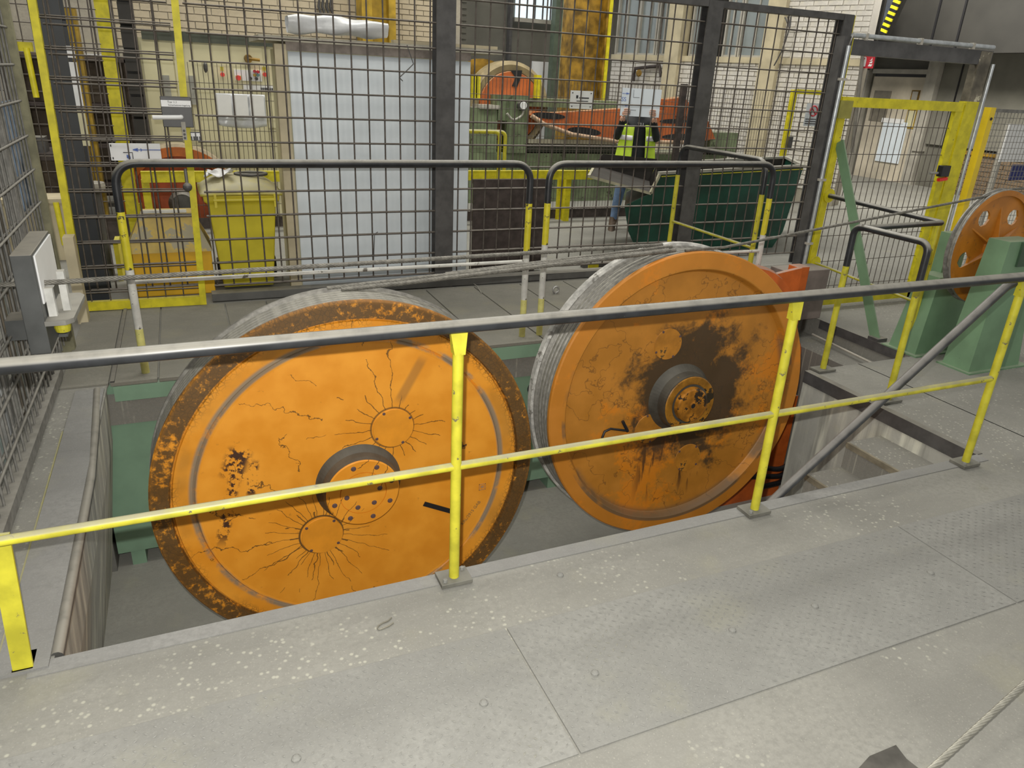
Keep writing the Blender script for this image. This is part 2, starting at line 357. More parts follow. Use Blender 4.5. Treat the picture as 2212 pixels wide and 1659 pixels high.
# pit
st('wall_pit_left', CONP, lambda b: b.prism([(-.60, 2.34, -.012), (-.62, 2.34, -.4), (-.77, 2.34, PF), (-1.0, 2.34, PF), (-1.0, 2.34, -.012)], (0, 2.52, 0)), label='streaky concrete side wall of the pit on the left')
st('wall_pit_right', CONP, lambda b: b.prism([(4.03, 2.34, PF), (4.55, 2.34, PF), (4.55, 3.70, PF), (4.03, 3.70, PF)], (0, 0, -PF-.085)), label='whitewashed concrete side wall of the pit on the right')
st('wall_pit_notch', CON, lambda b: (b.box(4.78, 3.70, PF, 5.12, 4.9, -.16), b.box(4.55, 3.705, PF, 4.78, 3.9, -.16)), label='concrete wall with ledge at the notch of the pit')
st('wall_pit_front', CONP, lambda b: b.box(-1, 2.25, PF, 4.55, 2.338, -.30), label='concrete front wall of the pit under the walkway')
st('wall_pit_rear', CONP, lambda b: b.box(-1, 5.35, PF, 5.2, 5.5, -.3), label='concrete rear wall of the pit behind the green base')
st('floor_pit', CEM, lambda b: b.box(-1, 2.2, PF-.1, 5.2, 5.5, PF), label='grey concrete bottom of the pit')
stairs = thing('pit_stairs', (3.4, 2.65, PF), 'concrete steps going down into the pit under the sloping handrail', 'stairs', kind='structure')
for i in range(4):
    z = -.18*(i+1); x1 = 4.03-.30*i; x0 = x1-.30
    s_ = one('step', CON, lambda b: b.box(x0, 2.345, PF, x1, 2.97, z), stairs)
    one('step_nosing', paint('ochre_step_edge', (.22, .195, .14), .8, 0, .4, 8), lambda b: b.box(x0-.006, 2.345, z-.035, x0+.012, 2.97, z+.002), s_)
# kerb, pipe and joints on the left of the pit
st('trim_4', EDGE, lambda b: (b.box(-.755, 2.30, 0, -.60, 4.75, .012)), label='flat steel strip on the floor along the left pit edge')
one('conduit_pipe', paint('kerb_pipe', (.09, .09, .085), .6, .2, .3, 10, None, .6), lambda b: b.tube(fillet([(-.585, 2.36, -.01), (-.585, 3.62, -.01), (-.61, 4.25, .0), (-.64, 4.75, .0)], .2), .022, 10), label='grey pipe lying along the left edge of the pit', cat='pipe')
one('marking_stripe', YEL, lambda b: b.bar((-.76, 2.36, .002), (-.765, 4.2, .002), .007, .003), label='thin yellow line painted beside the left floor strip', cat='marking')
# platform plates behind the pit
plat = thing('steel_platform', (1.5, 5.7, 0), 'walkway of dusty steel plates between the wheels and the mesh fence', 'platform', kind='structure')
px = [-.855, -.578, -.30, .19, .52, 1.0, 1.48, 1.96, 2.44, 2.92, 3.4, 3.95, 4.5]
for i in range(len(px)-1):
    one('platform_plate', PLT2, lambda b: b.box(px[i]+.006, 4.82, -.012, px[i+1]-.006, 6.42, .012), plat, bevel=.002)
one('platform_rib', BLKD, lambda b: b.box(-.572, 4.825, .012, -.548, 6.42, .022), plat)
# ---------------------------------------------------------------- back walls
def brick_parts(parent, P, ux, un, z0, z1, s0, s1, bl, bh, m, skip=lambda s, z: False, limit=300, key=None, jit=.012):
    """courses of separate bricks on a wall: P origin, ux along, un outward"""
    cells = []; row = 0; z = z0
    while z < z1-.01:
        s = s0 - (bl/2 if row % 2 else 0)
        while s < s1:
            a, c = max(s, s0), min(s+bl, s1)
            if c-a > .05 and not skip((a+c)/2, z+bh/2): cells.append((a, c, z))
            s += bl
        z += bh; row += 1
    if key: cells.sort(key=key)
    proto = {}; rest = MB()
    for i, (a, c, z) in enumerate(cells):
        L = round(c-a, 3); d = .012 + random.random()*jit
        if i < limit:
            if L not in proto:
                b = MB(); b.obox((0, 0, (bh-.012)/2), ux*(L-.012)/2, un*.02, V3((0, 0, (bh-.012)/2))); o = b.build('brick', m, parent, org=(0, 0, 0)); proto[L] = o
                place(o, P + ux*(a+c)/2 + un*(d-.02) + V3((0, 0, z)), parent)
            else: inst(proto[L], P + ux*(a+c)/2 + un*(d-.02) + V3((0, 0, z)), parent)
        else: rest.obox(P + ux*(a+c)/2 + un*(d-.02) + V3((0, 0, z+(bh-.012)/2)), ux*(L-.012)/2, un*.02, V3((0, 0, (bh-.012)/2)))
    if rest.v: rest.build('brick_field', m, parent, kind='stuff')
YB = 13.0
wb = st('wall_back', MORT, lambda b: b.box(-6, YB, 0, 4.6, YB+.3, 6.5), label='tan brick wall at the back of the hall behind the control cabinet')
pA, pB = onY(290, 0, YB), onY(770, 90, YB)
pC, pD = onY(852, 0, YB), onY(942, 90, YB)
brick_parts(wb, V3((0, YB, 0)), V3((1, 0, 0)), V3((0, -1, 0)), 2.05, 3.2, pA.x-.3, pB.x, .24, .098, TBR, limit=200)
brick_parts(wb, V3((0, YB, 0)), V3((1, 0, 0)), V3((0, -1, 0)), 2.3, 3.4, pC.x, pD.x, .24, .077, TBR, limit=100)
st('wall_back_left', BBR, lambda b: b.box(-6.3, 8, 0, -6, 13.3, 6.5), label='brown wall far on the left of the hall')
wcb = thing('cable_bundle', onY(702, 28, YB-.06), 'bundle of dark cables hanging on the tan brick wall', 'cable')
for x in (690, 698, 707, 715): one('cable', BLKD, lambda b: b.tube([onY(x, 0, YB-.06), onY(x-2, 14, YB-.06), onY(x+3, 28, YB-.06)], .02, 6), wcb)
one('steel_column', OCH, lambda b: (b.box(onY(778, 0, 12.6).x, 12.5, 0, onY(800, 0, 12.6).x, 12.9, 6.5), b.box(onY(800, 0, 12.6).x, 12.66, 0, onY(836, 0, 12.6).x, 12.72, 6.5), b.box(onY(836, 0, 12.6).x, 12.5, 0, onY(851, 0, 12.6).x, 12.9, 6.5)), label='ochre steel column on the brick wall above the white cabinet', cat='column')
# far grey wall with a bright window
YG = 15.8
wg = st('wall_far', GREYP, lambda b: b.box(4.3, YG, 0, 12.5, YG+.2, 7), label='grey sheet wall far behind the green machine')
gd = thing('roller_door', (onY(986, 0, 15.4).x, 15.4, 0), 'grey slatted roller door far behind the white cabinet', 'door')
one('lower_sheet', GREYP, lambda b: b.box(onY(965, 0, 15.4).x, 15.37, 0, onY(1008, 0, 15.4).x, 15.4, 1.98), gd)
sl0 = None
for i in range(18):
    P_ = V3((onY(986, 0, 15.4).x, 15.38, 2.0+.11*i))
    if sl0 is None: sl0 = one('slat', GREYP, lambda b: b.prism([(P_.x-.21, 15.40, 2.0), (P_.x-.21, 15.36, 2.01), (P_.x-.21, 15.36, 2.08), (P_.x-.21, 15.40, 2.1)], (.42, 0, 0)), gd, org=P_)
    else: inst(sl0, P_, gd)
w1 = st('window_1', paint('bright_far_glass', (.75, .85, .88), .3), lambda b: None or b.box(onY(1112, 30, 15.7).x, 15.66, onY(1112, 38, 15.7).z, onY(1194, 30, 15.7).x, 15.7, 6.2), label='bright far window high in the grey wall')
em = w1.data.materials[0].node_tree.nodes['Principled BSDF']; em.inputs['Emission Color'].default_value = (.8, .93, 1, 1); em.inputs['Emission Strength'].default_value = .75
for i in range(5): one('window_bar', BLKD, lambda b: b.box(onY(1122+17*i, 10, 15.64).x-.012, 15.62, onY(1112, 40, 15.7).z, onY(1122+17*i, 10, 15.64).x+.012, 15.65, 6.2), w1)
one('window_sill', LGREY, lambda b: b.box(onY(1108, 38, 15.7).x, 15.58, onY(1112, 47, 15.7).z, onY(1198, 38, 15.7).x, 15.7, onY(1112, 38, 15.7).z), w1)
one('steel_column', paint('green_grey_column', (.10, .13, .09), .6), lambda b: b.box(onY(1194, 60, 15.2).x, 15.1, 0, onY(1210, 60, 15.2).x, 15.3, 7), label='narrow green grey column left of the cream post', cat='column')
one('panel_joint_post', BLKD, lambda b: b.box(onY(1104, 60, 15.6).x-.03, 15.6, 0, onY(1104, 60, 15.6).x+.03, 15.75, 7), label='dark upright post on the far grey wall', cat='post')
one('white_panel', WHT, lambda b: (b.box(onY(1150, 150, 15.5).x, 15.5, 0, onY(1188, 150, 15.5).x, 15.55, onY(1150, 132, 15.5).z)), label='white far panel right of the orange wheel guard', cat='cupboard')  # unidentified white panel; its reach down to the floor is added
one('concrete_post', CRM, lambda b: b.box(onY(1217, 90, 13.6).x, 13.5, 0, onY(1231, 90, 13.6).x, 13.7, 7), label='narrow cream post left of the rusty ochre column', cat='post')
ic = thing('steel_column', onY(1272, 240, 12.6).xy.to_3d(), 'broad rusty ochre I-beam column behind the machine', 'column')
one('flange', OCB, lambda b: b.box(onY(1232, 90, 12.4).x, 12.3, 0, onY(1262, 90, 12.4).x, 12.75, 7), ic)
one('web', OCB, lambda b: b.box(onY(1262, 90, 12.6).x, 12.5, 0, onY(1302, 90, 12.6).x, 12.55, 7), ic)
one('flange', OCB, lambda b: b.box(onY(1300, 90, 12.4).x, 12.3, 0, onY(1310, 90, 12.4).x, 12.75, 7), ic)
one('edge_stripe', YELF, lambda b: b.box(onY(1310, 90, 12.3).x, 12.28, 0, onY(1318, 90, 12.3).x, 12.4, 7), ic)
# window wall, turned 25 degrees against the fences
AW = math.radians(25); W0 = V3((10.43, 10.74, 0)); WD = V3((-math.sin(AW), math.cos(AW), 0)); WN = V3((-math.cos(AW), -math.sin(AW), 0))
def onW(x, y, off=0.):
    d = ray(x, y); return CAM + d*(((W0+WN*off-CAM).dot(WN))/d.dot(WN))
def ws(x, y=200): return (onW(x, y)-W0).dot(WD)
def wbox(b, s0, s1, z0, z1, d0, d1):
    b.obox(W0+WD*(s0+s1)/2+WN*(d0+d1)/2+V3((0, 0, (z0+z1)/2)), WD*(s1-s0)/2, WN*(d1-d0)/2, V3((0, 0, (z1-z0)/2)))
sL, sR = ws(1316), ws(1848)
ww = st('wall_window_side', MORT, lambda b: wbox(b, sR, sL, 0, 2.34, -.35, 0), label='whitewashed brick wall under the tall windows on the right')
brick_parts(ww, W0, WD, WN, .25, 2.30, sR, sL, .25, .0815, WBR, key=lambda c: c[0], limit=300)
one('upper_bricks', WBR, lambda b: wbox(b, sR, ws(1697, 60), 2.34, 6, -.35, .0), ww)
up_ = thing('brick_pier', W0+WD*(sR+.6), 'whitewashed brick pier beside the last tall window', 'pier', kind='structure')
brick_parts(up_, W0, WD, WN, 2.46, 3.5, sR, ws(1697, 60), .25, .0815, WBR, limit=120)
one('wall_band', CRM, lambda b: wbox(b, sR-.02, sL, 2.34, 2.44, -.2, .05), ww)
glass = paint('dusty_window_glass', (.27, .31, .32), .35, 0, .2, 1.2)
for i, (a, c) in enumerate(((1325, 1372), (1372, 1412), (1414, 1447), (1487, 1522), (1560, 1592), (1594, 1652))):
    s1, s0 = ws(a, 60), ws(c, 60)
    wn = st('window_%d' % (i+2), glass, lambda b: wbox(b, s0, s1, 2.46, 6, -.22, -.20), label='tall dusty grey window pane in the white brick wall, number %s from the rusty column' % ('one two three four five six'.split()[i]))
    one('window_frame', LGREY, lambda b: (wbox(b, s1-.03, s1, 2.44, 6, -.25, -.12), wbox(b, s0, s0+.03, 2.44, 6, -.25, -.12), wbox(b, s0, s1, 2.44, 2.48, -.25, -.14)), wn)
    for k in (1,):
        sm_ = s0+(s1-s0)*(.45 if i % 2 else .6)
        one('mullion', LGREY, lambda b: wbox(b, sm_-.012, sm_+.012, 2.46, 6, -.21, -.16), wn)
st('wall_window_back', GREYD, lambda b: wbox(b, sR, sL, 2.3, 6.2, -.6, -.5), label='dark backing behind the tall windows')
for i, (a, c, lb) in enumerate(((1447, 1477, 'cream concrete pillar between the tall windows, the left one'), (1655, 1693, 'cream concrete pillar right of the last tall window'))):
    one('wall_pillar', CRM, lambda b: (wbox(b, ws(c, 90), ws(a, 90), 0, 6, -.2, .16),), label=lb, cat='pillar')
one('wall_pipe', paint('dark_pipe', (.16, .15, .13), .6), lambda b: b.tube([onW(1868, 80, .1), onW(1850, 240, .1), onW(1840, 330, .1)], .03, 8), label='thin dark pipe running down the white brick wall by the red sign', cat='pipe')
one('cable_fork', BLKD, lambda b: (b.tube([onW(1672, 142, .2), onW(1690, 108, .22), onW(1706, 60, .22)], .012, 6), [b.tube([onW(1706, 60, .22), onW(1706+k, 34+abs(k)*.3, .22)], .014, 6) for k in (-10, -4, 3)]), label='cable ending in a three pronged fork on the cream pillar', cat='cable')
junk = thing('wall_valve', onW(1385, 165, .1), 'rusty pipe valve fixed to the white brick wall', 'valve')
one('pipe', BRN, lambda b: b.tube([onW(1368, 175, .1), onW(1372, 148, .1), onW(1425, 142, .1), onW(1428, 165, .1)], .035, 8), junk)
one('valve_wheel', OCB, lambda b: b.lathe([(.0, .03), (.05, .03), (.07, 0), (.05, -.02), (0, -.02)], onW(1380, 158, .18), tuple(WN), 12), junk)
# right hall wall
XR = 15.8
wr = st('wall_right', GREYP, lambda b: b.box(XR, 5, 0, XR+.3, 18, 7.5), label='grey panelled hall wall on the right with the pale door')
def xq(name, m, x0, y0, x1, y1, parent=None, d=.05, X=None, **k):
    """a flat panel on the right wall given by two opposite picture corners"""
    X = XR if X is None else X
    ym, xm = (y0+y1)/2, (x0+x1)/2; p, q = onX(x0, ym, X), onX(x1, ym, X); z1, z0 = onX(xm, y0, X).z, max(0, onX(xm, y1, X).z)
    return one(name, m, lambda b: b.box(X-d, min(p.y, q.y), z0, X, max(p.y, q.y), z1), parent, **k)
pd = paint('stained_pale_door', (.62, .56, .45), .6, 0, .3, 1.2)
d1 = thing('door_1', onX(1935, 400, XR-.06).xy.to_3d(), 'pale stained hall door behind the yellow gate', 'door', kind='structure')
xq('door_leaf', pd, 1866, 166, 1988, 412, d1, .07)
xq('lintel', LGREY, 1893, 150, 2015, 160, d1, .12)
xq('shade_strip', BLACK, 1893, 160, 2012, 168, d1, .03)  # black strip paints the shade under the lintel
for a, c in ((1848, 1866), (1990, 2014)): xq('door_post', LGREY, a, 90, c, 412, d1, .16)
xq('door_window', paint('grey_pane', (.20, .18, .14), .4), 1888, 196, 1924, 262, d1, .085)
xq('notice_frame', OCB, 1972, 195, 1990, 228, d1, .085); xq('notice_paper', LGREY, 1975, 198, 1987, 224, d1, .095)
xq('notice_frame', OCH, 1962, 236, 1983, 278, d1, .085); xq('notice_paper', BEI, 1964, 239, 1981, 275, d1, .095)
pb = thing('paper_notice', onX(1925, 305, XR-.1), 'large pale blue sheet fixed to the pale door behind the gate', 'notice')
xq('sheet', BLUEW, 1900, 262, 1952, 352, pb, .02, XR-.08); xq('top_strip', WHT, 1906, 256, 1954, 266, pb, .03, XR-.08)
dk = st('wall_upper_right', GREYD, lambda b: b.box(XR-1.2, 5, onX(1960, 116, XR-1.2).z, XR-1.0, 16, 7.5), label='dark sliding door panel hung high on the right wall')
for q in (2020, 2075): one('panel_joint', BLACK, lambda b: b.box(XR-1.23, onX(q, 60, XR-1.2).y-.02, onX(1960, 116, XR-1.2).z, XR-1.2, onX(q, 60, XR-1.2).y+.02, 7.5), dk)
xq('door_frame', LGREY, 2045, 72, 2212, 82, wr, .2); xq('door_frame', LGREY, 2012, 82, 2028, 330, wr, .2)
xq('wall_panel', paint('mid_grey_panel', (.20, .195, .165), .7, 0, .15, 2), 2030, 84, 2240, 325, wr, .06)
xq('panel_joint', BLACK, 2068, 84, 2071, 325, wr, .075)
lowb = st('wall_right_plinth', BBR, lambda b: b.box(XR-.5, 5, 0, XR-.2, 11.6, onX(2120, 330, XR-.35).z), label='low brown brick plinth along the right wall')
brick_parts(lowb, V3((XR-.5, 0, 0)), V3((0, 1, 0)), V3((-1, 0, 0)), .0, onX(2120, 330, XR-.35).z-.02, 8.3, 11.6, .25, .09, BBR, limit=170)
xq('rust_band', OCB, 2045, 330, 2212, 338, lowb, .04, XR-.5)
# hazard striped beam upper right
hz = thing('hazard_beam', onX(1935, 60, 13.5), 'slanting beam edged with yellow and black hazard stripes above the gate', 'beam')
p, q = onX(1912, 76, 13.5), onX(1952, -12, 13.5)
one('beam_body', GREYD, lambda b: b.bar(p, q, .12, .16, (1, 0, 0)), hz)
for i in range(14):
    a, c = p.lerp(q, i/14), p.lerp(q, (i+.98)/14)
    one('stripe', YELF if i % 2 else BLACK, lambda b: b.bar(a+V3((-.09, 0, 0)), c+V3((-.09, 0, 0)), .17, .03, (1, 0, 0)), hz)
p2, q2 = onX(1815, 16, 12.6), onX(1822, -12, 12.6)
one('stripe_board', YELF, lambda b: b.bar(p2, q2, .1, .05, (1, 0, 0)), label='short yellow hazard board at the top beside the fence corner', cat='board')
mir = thing('safety_mirror', onX(1940, 30, 13.9), 'dark curved panel with a bluish sheen at the top of the picture', 'panel')
one('mirror_panel', paint('bluish_sheen', (.14, .16, .20), .25, .4, .4, 2), lambda b: b.add([onX(1852, -10, 14.2), onX(1842, 62, 14.2), onX(1900, 74, 14), onX(1940, -10, 14)], [(0, 1, 2, 3)]), mir, solid=.03)
one('mirror_fixing', BLKD, lambda b: b.tube([onX(1830, -8, 13.8), onX(1862, 16, 13.8), onX(1888, 14, 13.8), onX(1900, -8, 13.8)], .05, 8), mir)
# ================================================================== FRONT GUARDRAIL
YR = 2.283
gr = thing('guardrail', (1.6, YR, 0), 'front guardrail with dusty black top rail and yellow posts along the pit', 'guardrail')
one('top_rail', BLK, lambda b: b.tube([(-3.0, YR, 1.08), (3.80, YR, 1.08), (4.6, YR+.02, 1.08)], .0245, 16), gr)
one('mid_rail', YEL, lambda b: b.tube([(-3.0, YR, .526), (3.845, YR, .526)], .0165, 14), gr)
pbolt = None
for x in (.817, 2.3495, 3.8446):
    po = one('post', YEL, lambda b: (b.tube([(x, YR, .015), (x, YR, .94), (x, YR, .985)], .0205, 14), b.add([(x-.02, YR-.02, .98), (x+.02, YR-.02, .98), (x+.02, YR+.02, .98), (x-.02, YR+.02, .98), (x-.032, YR-.008, 1.065), (x+.032, YR-.008, 1.065), (x+.032, YR+.008, 1.065), (x-.032, YR+.008, 1.065)], [(0, 1, 5, 4), (1, 2, 6, 5), (2, 3, 7, 6), (3, 0, 4, 7), (4, 5, 6, 7)])), gr)
    bp = one('base_plate', paint('base_plate_grey', (.15, .147, .125), .7, .1, .3, 12, ((.35, .33, .1), 9, .68), .4, (.22, .215, .19)), lambda b: b.box(x-.065, YR-.045, .004, x+.065, YR+.05, .022), po, bevel=.002)
    for dx, dy in ((-.045, -.025), (.045, .03)):
        if pbolt is None: pbolt = one('anchor_bolt', PLT, lambda b: b.lathe([(0, .012), (.009, .011), (.01, .0)], (x+dx, YR+dy, .022), (0, 0, 1), 6), po)
        else: inst(pbolt, (x+dx, YR+dy, .022), po)
one('end_post', YEL, lambda b: (b.bar((-.674, 2.318, .003), (-.645, 2.318, .53), .058, .012, (0, 1, 0)), b.box(-.705, 2.306, .002, -.645, 2.40, .012)), gr)
one('stair_handrail', paint('handrail_dusty_black', (.05, .052, .055), .45, 0, .4, 14, ((.4, .38, .34), 30, .73), .8, (.20, .19, .175)), lambda b: b.tube(fillet([(3.93, 2.30, 1.075), (3.78, 2.318, 1.03), (2.65, 2.375, .05), (1.5, 2.385, -.93)], .12), .0225, 14), label='sloping black handrail running down into the pit at the right', cat='handrail')
# ================================================================== WHEELS
def wheel(name, c, R, t, m, label, kind, rimprof, ntilt=None):
    root = thing(name, c, label, 'wheel'); c = V3(c); k = R
    if kind == 'L':
        disc = [(0, .012), (.78*k, .012), (.795*k, .010), (.803*k, .022), (.81*k, .016), (.895*k, .012), (.90*k, .022), (.908*k, .022), (.912*k, 0), (.992*k, 0), (k, .008), (k, .03), (.7*k, .06), (0, .06)]
    else:
        disc = [(0, .052), (.862*k, .052), (.868*k, .046), (.885*k, .004), (.89*k, 0), (.992*k, 0), (k, .008), (k, .03), (.7*k, .09), (0, .09)]
    one('disc', m, lambda b: b.lathe(disc, c, (0, 1, 0), 128), root, org=c)
    one('rim', RIM, lambda b: b.lathe(rimprof, c, (0, 1, 0), 128), root, org=c)
    return root
cL = V3((.672, 3.40, -.149)); RL = 1.01
prof = [(RL-.004, .03)]
gw = .036
for i in range(6):
    a = .034+i*gw; prof += [(RL-.006, a), (RL-.022, a+gw*.25), (RL-.028, a+gw*.5), (RL-.022, a+gw*.75)]
prof += [(RL-.004, .252), (RL, .255), (RL, .275), (.8, .275), (.8, .2)]
wl = wheel('rope_sheave', cL, RL, .275, WHL_L, 'large bright orange rope wheel with cracked paint on the left', 'L', prof)
hub = one('hub', WHL_L, lambda b: b.lathe([(0, -.10), (.118, -.10), (.119, -.094), (.122, -.094), (.123, -.10), (.186, -.10), (.192, -.094), (.196, -.07), (.20, -.03), (.225, .012)], cL, (0, 1, 0), 64), wl, org=cL)
one('hub_collar', GREASE, lambda b: b.lathe([(.1925, -.0935), (.1985, -.07), (.2025, -.03), (.229, .0115)], cL, (0, 1, 0), 64), hub, org=cL)
bm_ = flat('bolt_recess', (.10, .06, .06), .6)
b0 = None
def ring(parent, c, rad, n, off, y, r=.0135):
    global b0
    for i in range(n):
        a = off+2*pi*i/n; p = c+V3((rad*math.cos(a), y, rad*math.sin(a)))
        if b0 is None: b0 = one('bolt', bm_, lambda b: b.lathe([(0, -.004), (.0085, -.004), (.0095, -.002), (.0135, -.001), (.0145, .001)], p, (0, 1, 0), 12), parent, org=p)
        else: inst(b0, p, parent)
ring(hub, cL, .158, 8, .3, -.10); ring(hub, cL, .088, 6, .15, -.10)
def port(parent, c, rr, m, lab=None, nb=4, off=.6):
    o = one('port_cover', m, lambda b: b.lathe([(0, -.004), (rr-.004, -.004), (rr-.002, -.001), (rr, .002), (rr+.004, .0015)], c, (0, 1, 0), 40), parent, org=c)
    for i in range(nb):
        a = off+2*pi*i/nb; p = V3(c)+V3((rr*.92*math.cos(a), -.004, rr*.92*math.sin(a))); q = inst(b0, p, o); q.scale = (.6, .6, .6)
    return o
SM = paint('plain_wheel_orange', (.74, .29, .02), .45, 0, .12, 8)
for q, of in (((850, 925), .5), ((697, 1157), .9)):
    p = onY(*q, 3.41); port(wl, V3((p.x, 3.412, p.z)), .112, SM, off=of)
p, q = onY(917, 1090, 3.4), onY(968, 1107, 3.4)
one('tape_strip', BLACK, lambda b: b.bar((p.x, 3.409, p.z), (q.x+.04, 3.409, q.z-.012), .004, .028, (0, 0, 1)), wl)
text('stencil_text', 'KRL/2915 GAB', onY(1017, 1108, 3.408), .028, flat('faded_ink', (.25, .16, .06), .8), (.62, 0, .78), (-.78, 0, .62), wl)
p = onY(1042, 1052, 3.408)
one('stamp_mark', flat('faded_stamp', (.42, .22, .09), .8), lambda b: (b.box(p.x-.02, 3.4085, p.z-.02, p.x+.02, 3.4115, p.z-.017), b.box(p.x-.02, 3.4085, p.z+.017, p.x+.02, 3.4115, p.z+.02), b.box(p.x-.02, 3.4085, p.z-.02, p.x-.017, 3.4115, p.z+.02), b.box(p.x+.017, 3.4085, p.z-.02, p.x+.02, 3.4115, p.z+.02), b.box(p.x-.009, 3.4085, p.z-.008, p.x+.01, 3.4115, p.z+.008)), wl)
# rope wrapped in the grooves
def rope(b, pts, r, tw=.12, ns=6, n=5):
    """laid wire rope: ns strands twisted round a path"""
    pts = [V3(p) for p in pts]; out = []
    T0 = (pts[1]-pts[0]).normalized(); X = T0.cross(V3((0, 0, 1)) if abs(T0.z) < .9 else V3((0, 1, 0))).normalized(); L = 0; fr = []
    for i, p in enumerate(pts):
        T = (pts[min(i+1, len(pts)-1)]-pts[max(i-1, 0)]).normalized(); X = (X-T*X.dot(T)).normalized(); Y = T.cross(X)
        if i: L += (p-pts[i-1]).length
        fr.append((p, X.copy(), Y, L))
    for k in range(ns):
        b.tube([p+r*.62*(math.cos(2*pi*(k/ns+l/tw))*x+math.sin(2*pi*(k/ns+l/tw))*y) for p, x, y, l in fr], r*.40, n, False)
def dens(pts, step=.012):
    pts = [V3(p) for p in pts]; out = []
    for a, c in zip(pts, pts[1:]):
        n = max(1, int((c-a).length/step)); out += [a.lerp(c, i/n) for i in range(n)]
    return out+[pts[-1]]
def arc(c, R, y, a0, a1, n=90): return [V3((c.x+R*math.cos(a0+(a1-a0)*i/n), y, c.z+R*math.sin(a0+(a1-a0)*i/n))) for i in range(n+1)]
wrap_m = paint('worn_wrap', (.26, .25, .215), .5, .25, .3, 25)
for i in range(5):
    y = cL.y+.034+gw*(i+.5)
    one('rope_wrap', wrap_m, lambda b: b.tube(arc(cL, RL-.016, y, 0, 2*pi-.001, 120)[:-1], .0135, 8, False, True), wl)
cR = V3((2.843, 3.55, -.013)); RR = .975
prof = [(RR-.004, .03), (RR-.006, .036)]
for i in range(5):
    a = .04+i*.04; prof += [(RR-.008, a), (RR-.03, a+.012), (RR-.034, a+.02), (RR-.03, a+.028), (RR-.008, a+.038)]
prof += [(RR-.004, .245)]
wr_ = wheel('rope_sheave', cR, RR, .3, WHL_R, 'large greasy dull orange rope wheel on the right', 'R', prof)
one('rear_flange', RIMW, lambda b: b.lathe([(RR-.004, .243), (RR+.012, .25), (RR+.014, .295), (RR-.01, .31), (.75, .31), (.75, .26)], cR, (0, 1, 0), 128), wr_, org=cR)
hub = one('hub', GREASE, lambda b: b.lathe([(.0, -.07), (.16, -.07), (.19, -.066), (.194, -.05), (.20, .0), (.235, .052)], cR, (0, 1, 0), 64), wr_, org=cR)
cap = one('hub_cap', paint('oily_orange', (.40, .16, .015), .35, 0, .5, 14, ((.03, .02, .012), 12, .54)), lambda b: b.lathe([(0, -.105), (.016, -.105), (.018, -.112), (.024, -.112), (.026, -.105), (.105, -.105), (.115, -.10), (.12, -.07)], cR, (0, 1, 0), 48), hub, org=cR)
one('hub_ring', paint('oily_orange_ring', (.36, .16, .015), .35, 0, .5, 10, ((.03, .022, .012), 9, .53)), lambda b: b.lathe([(.135, -.0705), (.14, -.074), (.182, -.074), (.188, -.07)], cR, (0, 1, 0), 64), hub, org=cR)
one('axle_tip', BLACK, lambda b: b.lathe([(0, -.107), (.017, -.107)], cR, (0, 1, 0), 16), cap, org=cR)
MO = paint('dull_wheel_orange', (.46, .19, .02), .5, 0, .3, 8, ((.10, .06, .02), 9, .60))
for q, of in (((1447, 745), .5), ((1481, 985), .9), ((1400, 925), .2)):
    p = onY(*q, 3.60); port(wr_, V3((p.x, 3.602, p.z)), .105, MO, off=of)
one('black_hook', BLACK, lambda b: (b.tube([V3((onY(x, y, 3.6).x, 3.588, onY(x, y, 3.6).z)) for x, y in ((1298, 944), (1304, 930), (1317, 924), (1352, 928))], .008, 8), b.tube([V3((onY(x, y, 3.6).x, 3.588, onY(x, y, 3.6).z)) for x, y in ((1343, 908), (1353, 929))], .011, 8)), wr_)
for i in range(4):
    y = cR.y+.06+.04*i
    one('rope_wrap', wrap_m, lambda b: b.tube(arc(cR, RR-.022, y, 0, 2*pi-.001, 120)[:-1], .0125, 8, False, True), wr_)
wr_.rotation_euler = (-.047, 0, -.013)
# third, small wheel with its green stand
c3 = V3((5.53, 3.585, .872)); R3 = .43
w3 = thing('guide_wheel', c3, 'small orange guide wheel carried on the green stand at the right', 'wheel')
def web3(b):
    # plate with four round holes: build as ring sectors
    n = 48
    holes = [(pi*.30+k*pi/2.5) for k in range(5)]
    b.lathe([(.04, .02), (.215, .02), (.215, .035), (.04, .035)], c3, (0, 1, 0), n, True); b.lathe([(.335, .02), (R3-.03, .02), (R3-.03, .035), (.335, .035)], c3, (0, 1, 0), n, True)
    for h in range(5):
        a0 = holes[h]; a1 = a0+2*pi/5; hw = .19
        def P(r, a, y): return c3+V3((r*math.cos(a), y, r*math.sin(a)))
        m = 10
        for s_ in range(m):
            def lim(r, side): # half angular width of the round hole at radius r
                d = max(0, .06**2-(r-.275)**2); return math.sqrt(d)/r
            for j in range(6):
                r0_, r1_ = .215+.02*j, .235+.02*j
                A0, A1 = a0+lim(r0_, 0), a1-lim(r0_, 0); B0, B1 = a0+lim(r1_, 0), a1-lim(r1_, 0)
                f0, f1 = s_/m, (s_+1)/m
                q = [P(r0_, A0+(A1-A0)*f0, .02), P(r0_, A0+(A1-A0)*f1, .02), P(r1_, B0+(B1-B0)*f1, .02), P(r1_, B0+(B1-B0)*f0, .02)]
                b.add(q+[v+V3((0, .015, 0)) for v in q], [(0, 1, 2, 3), (4, 7, 6, 5), (0, 3, 7, 4), (1, 5, 6, 2)])
one('web_plate', WHL_3, web3, w3, org=c3)
one('rim', RIM, lambda b: b.lathe([(R3-.035, 0), (R3-.004, 0), (R3, .004), (R3, .012), (R3-.03, .026), (R3-.03, .034), (R3, .05), (R3, .06), (R3-.004, .064), (R3-.035, .064)], c3, (0, 1, 0), 96, True), w3, org=c3)
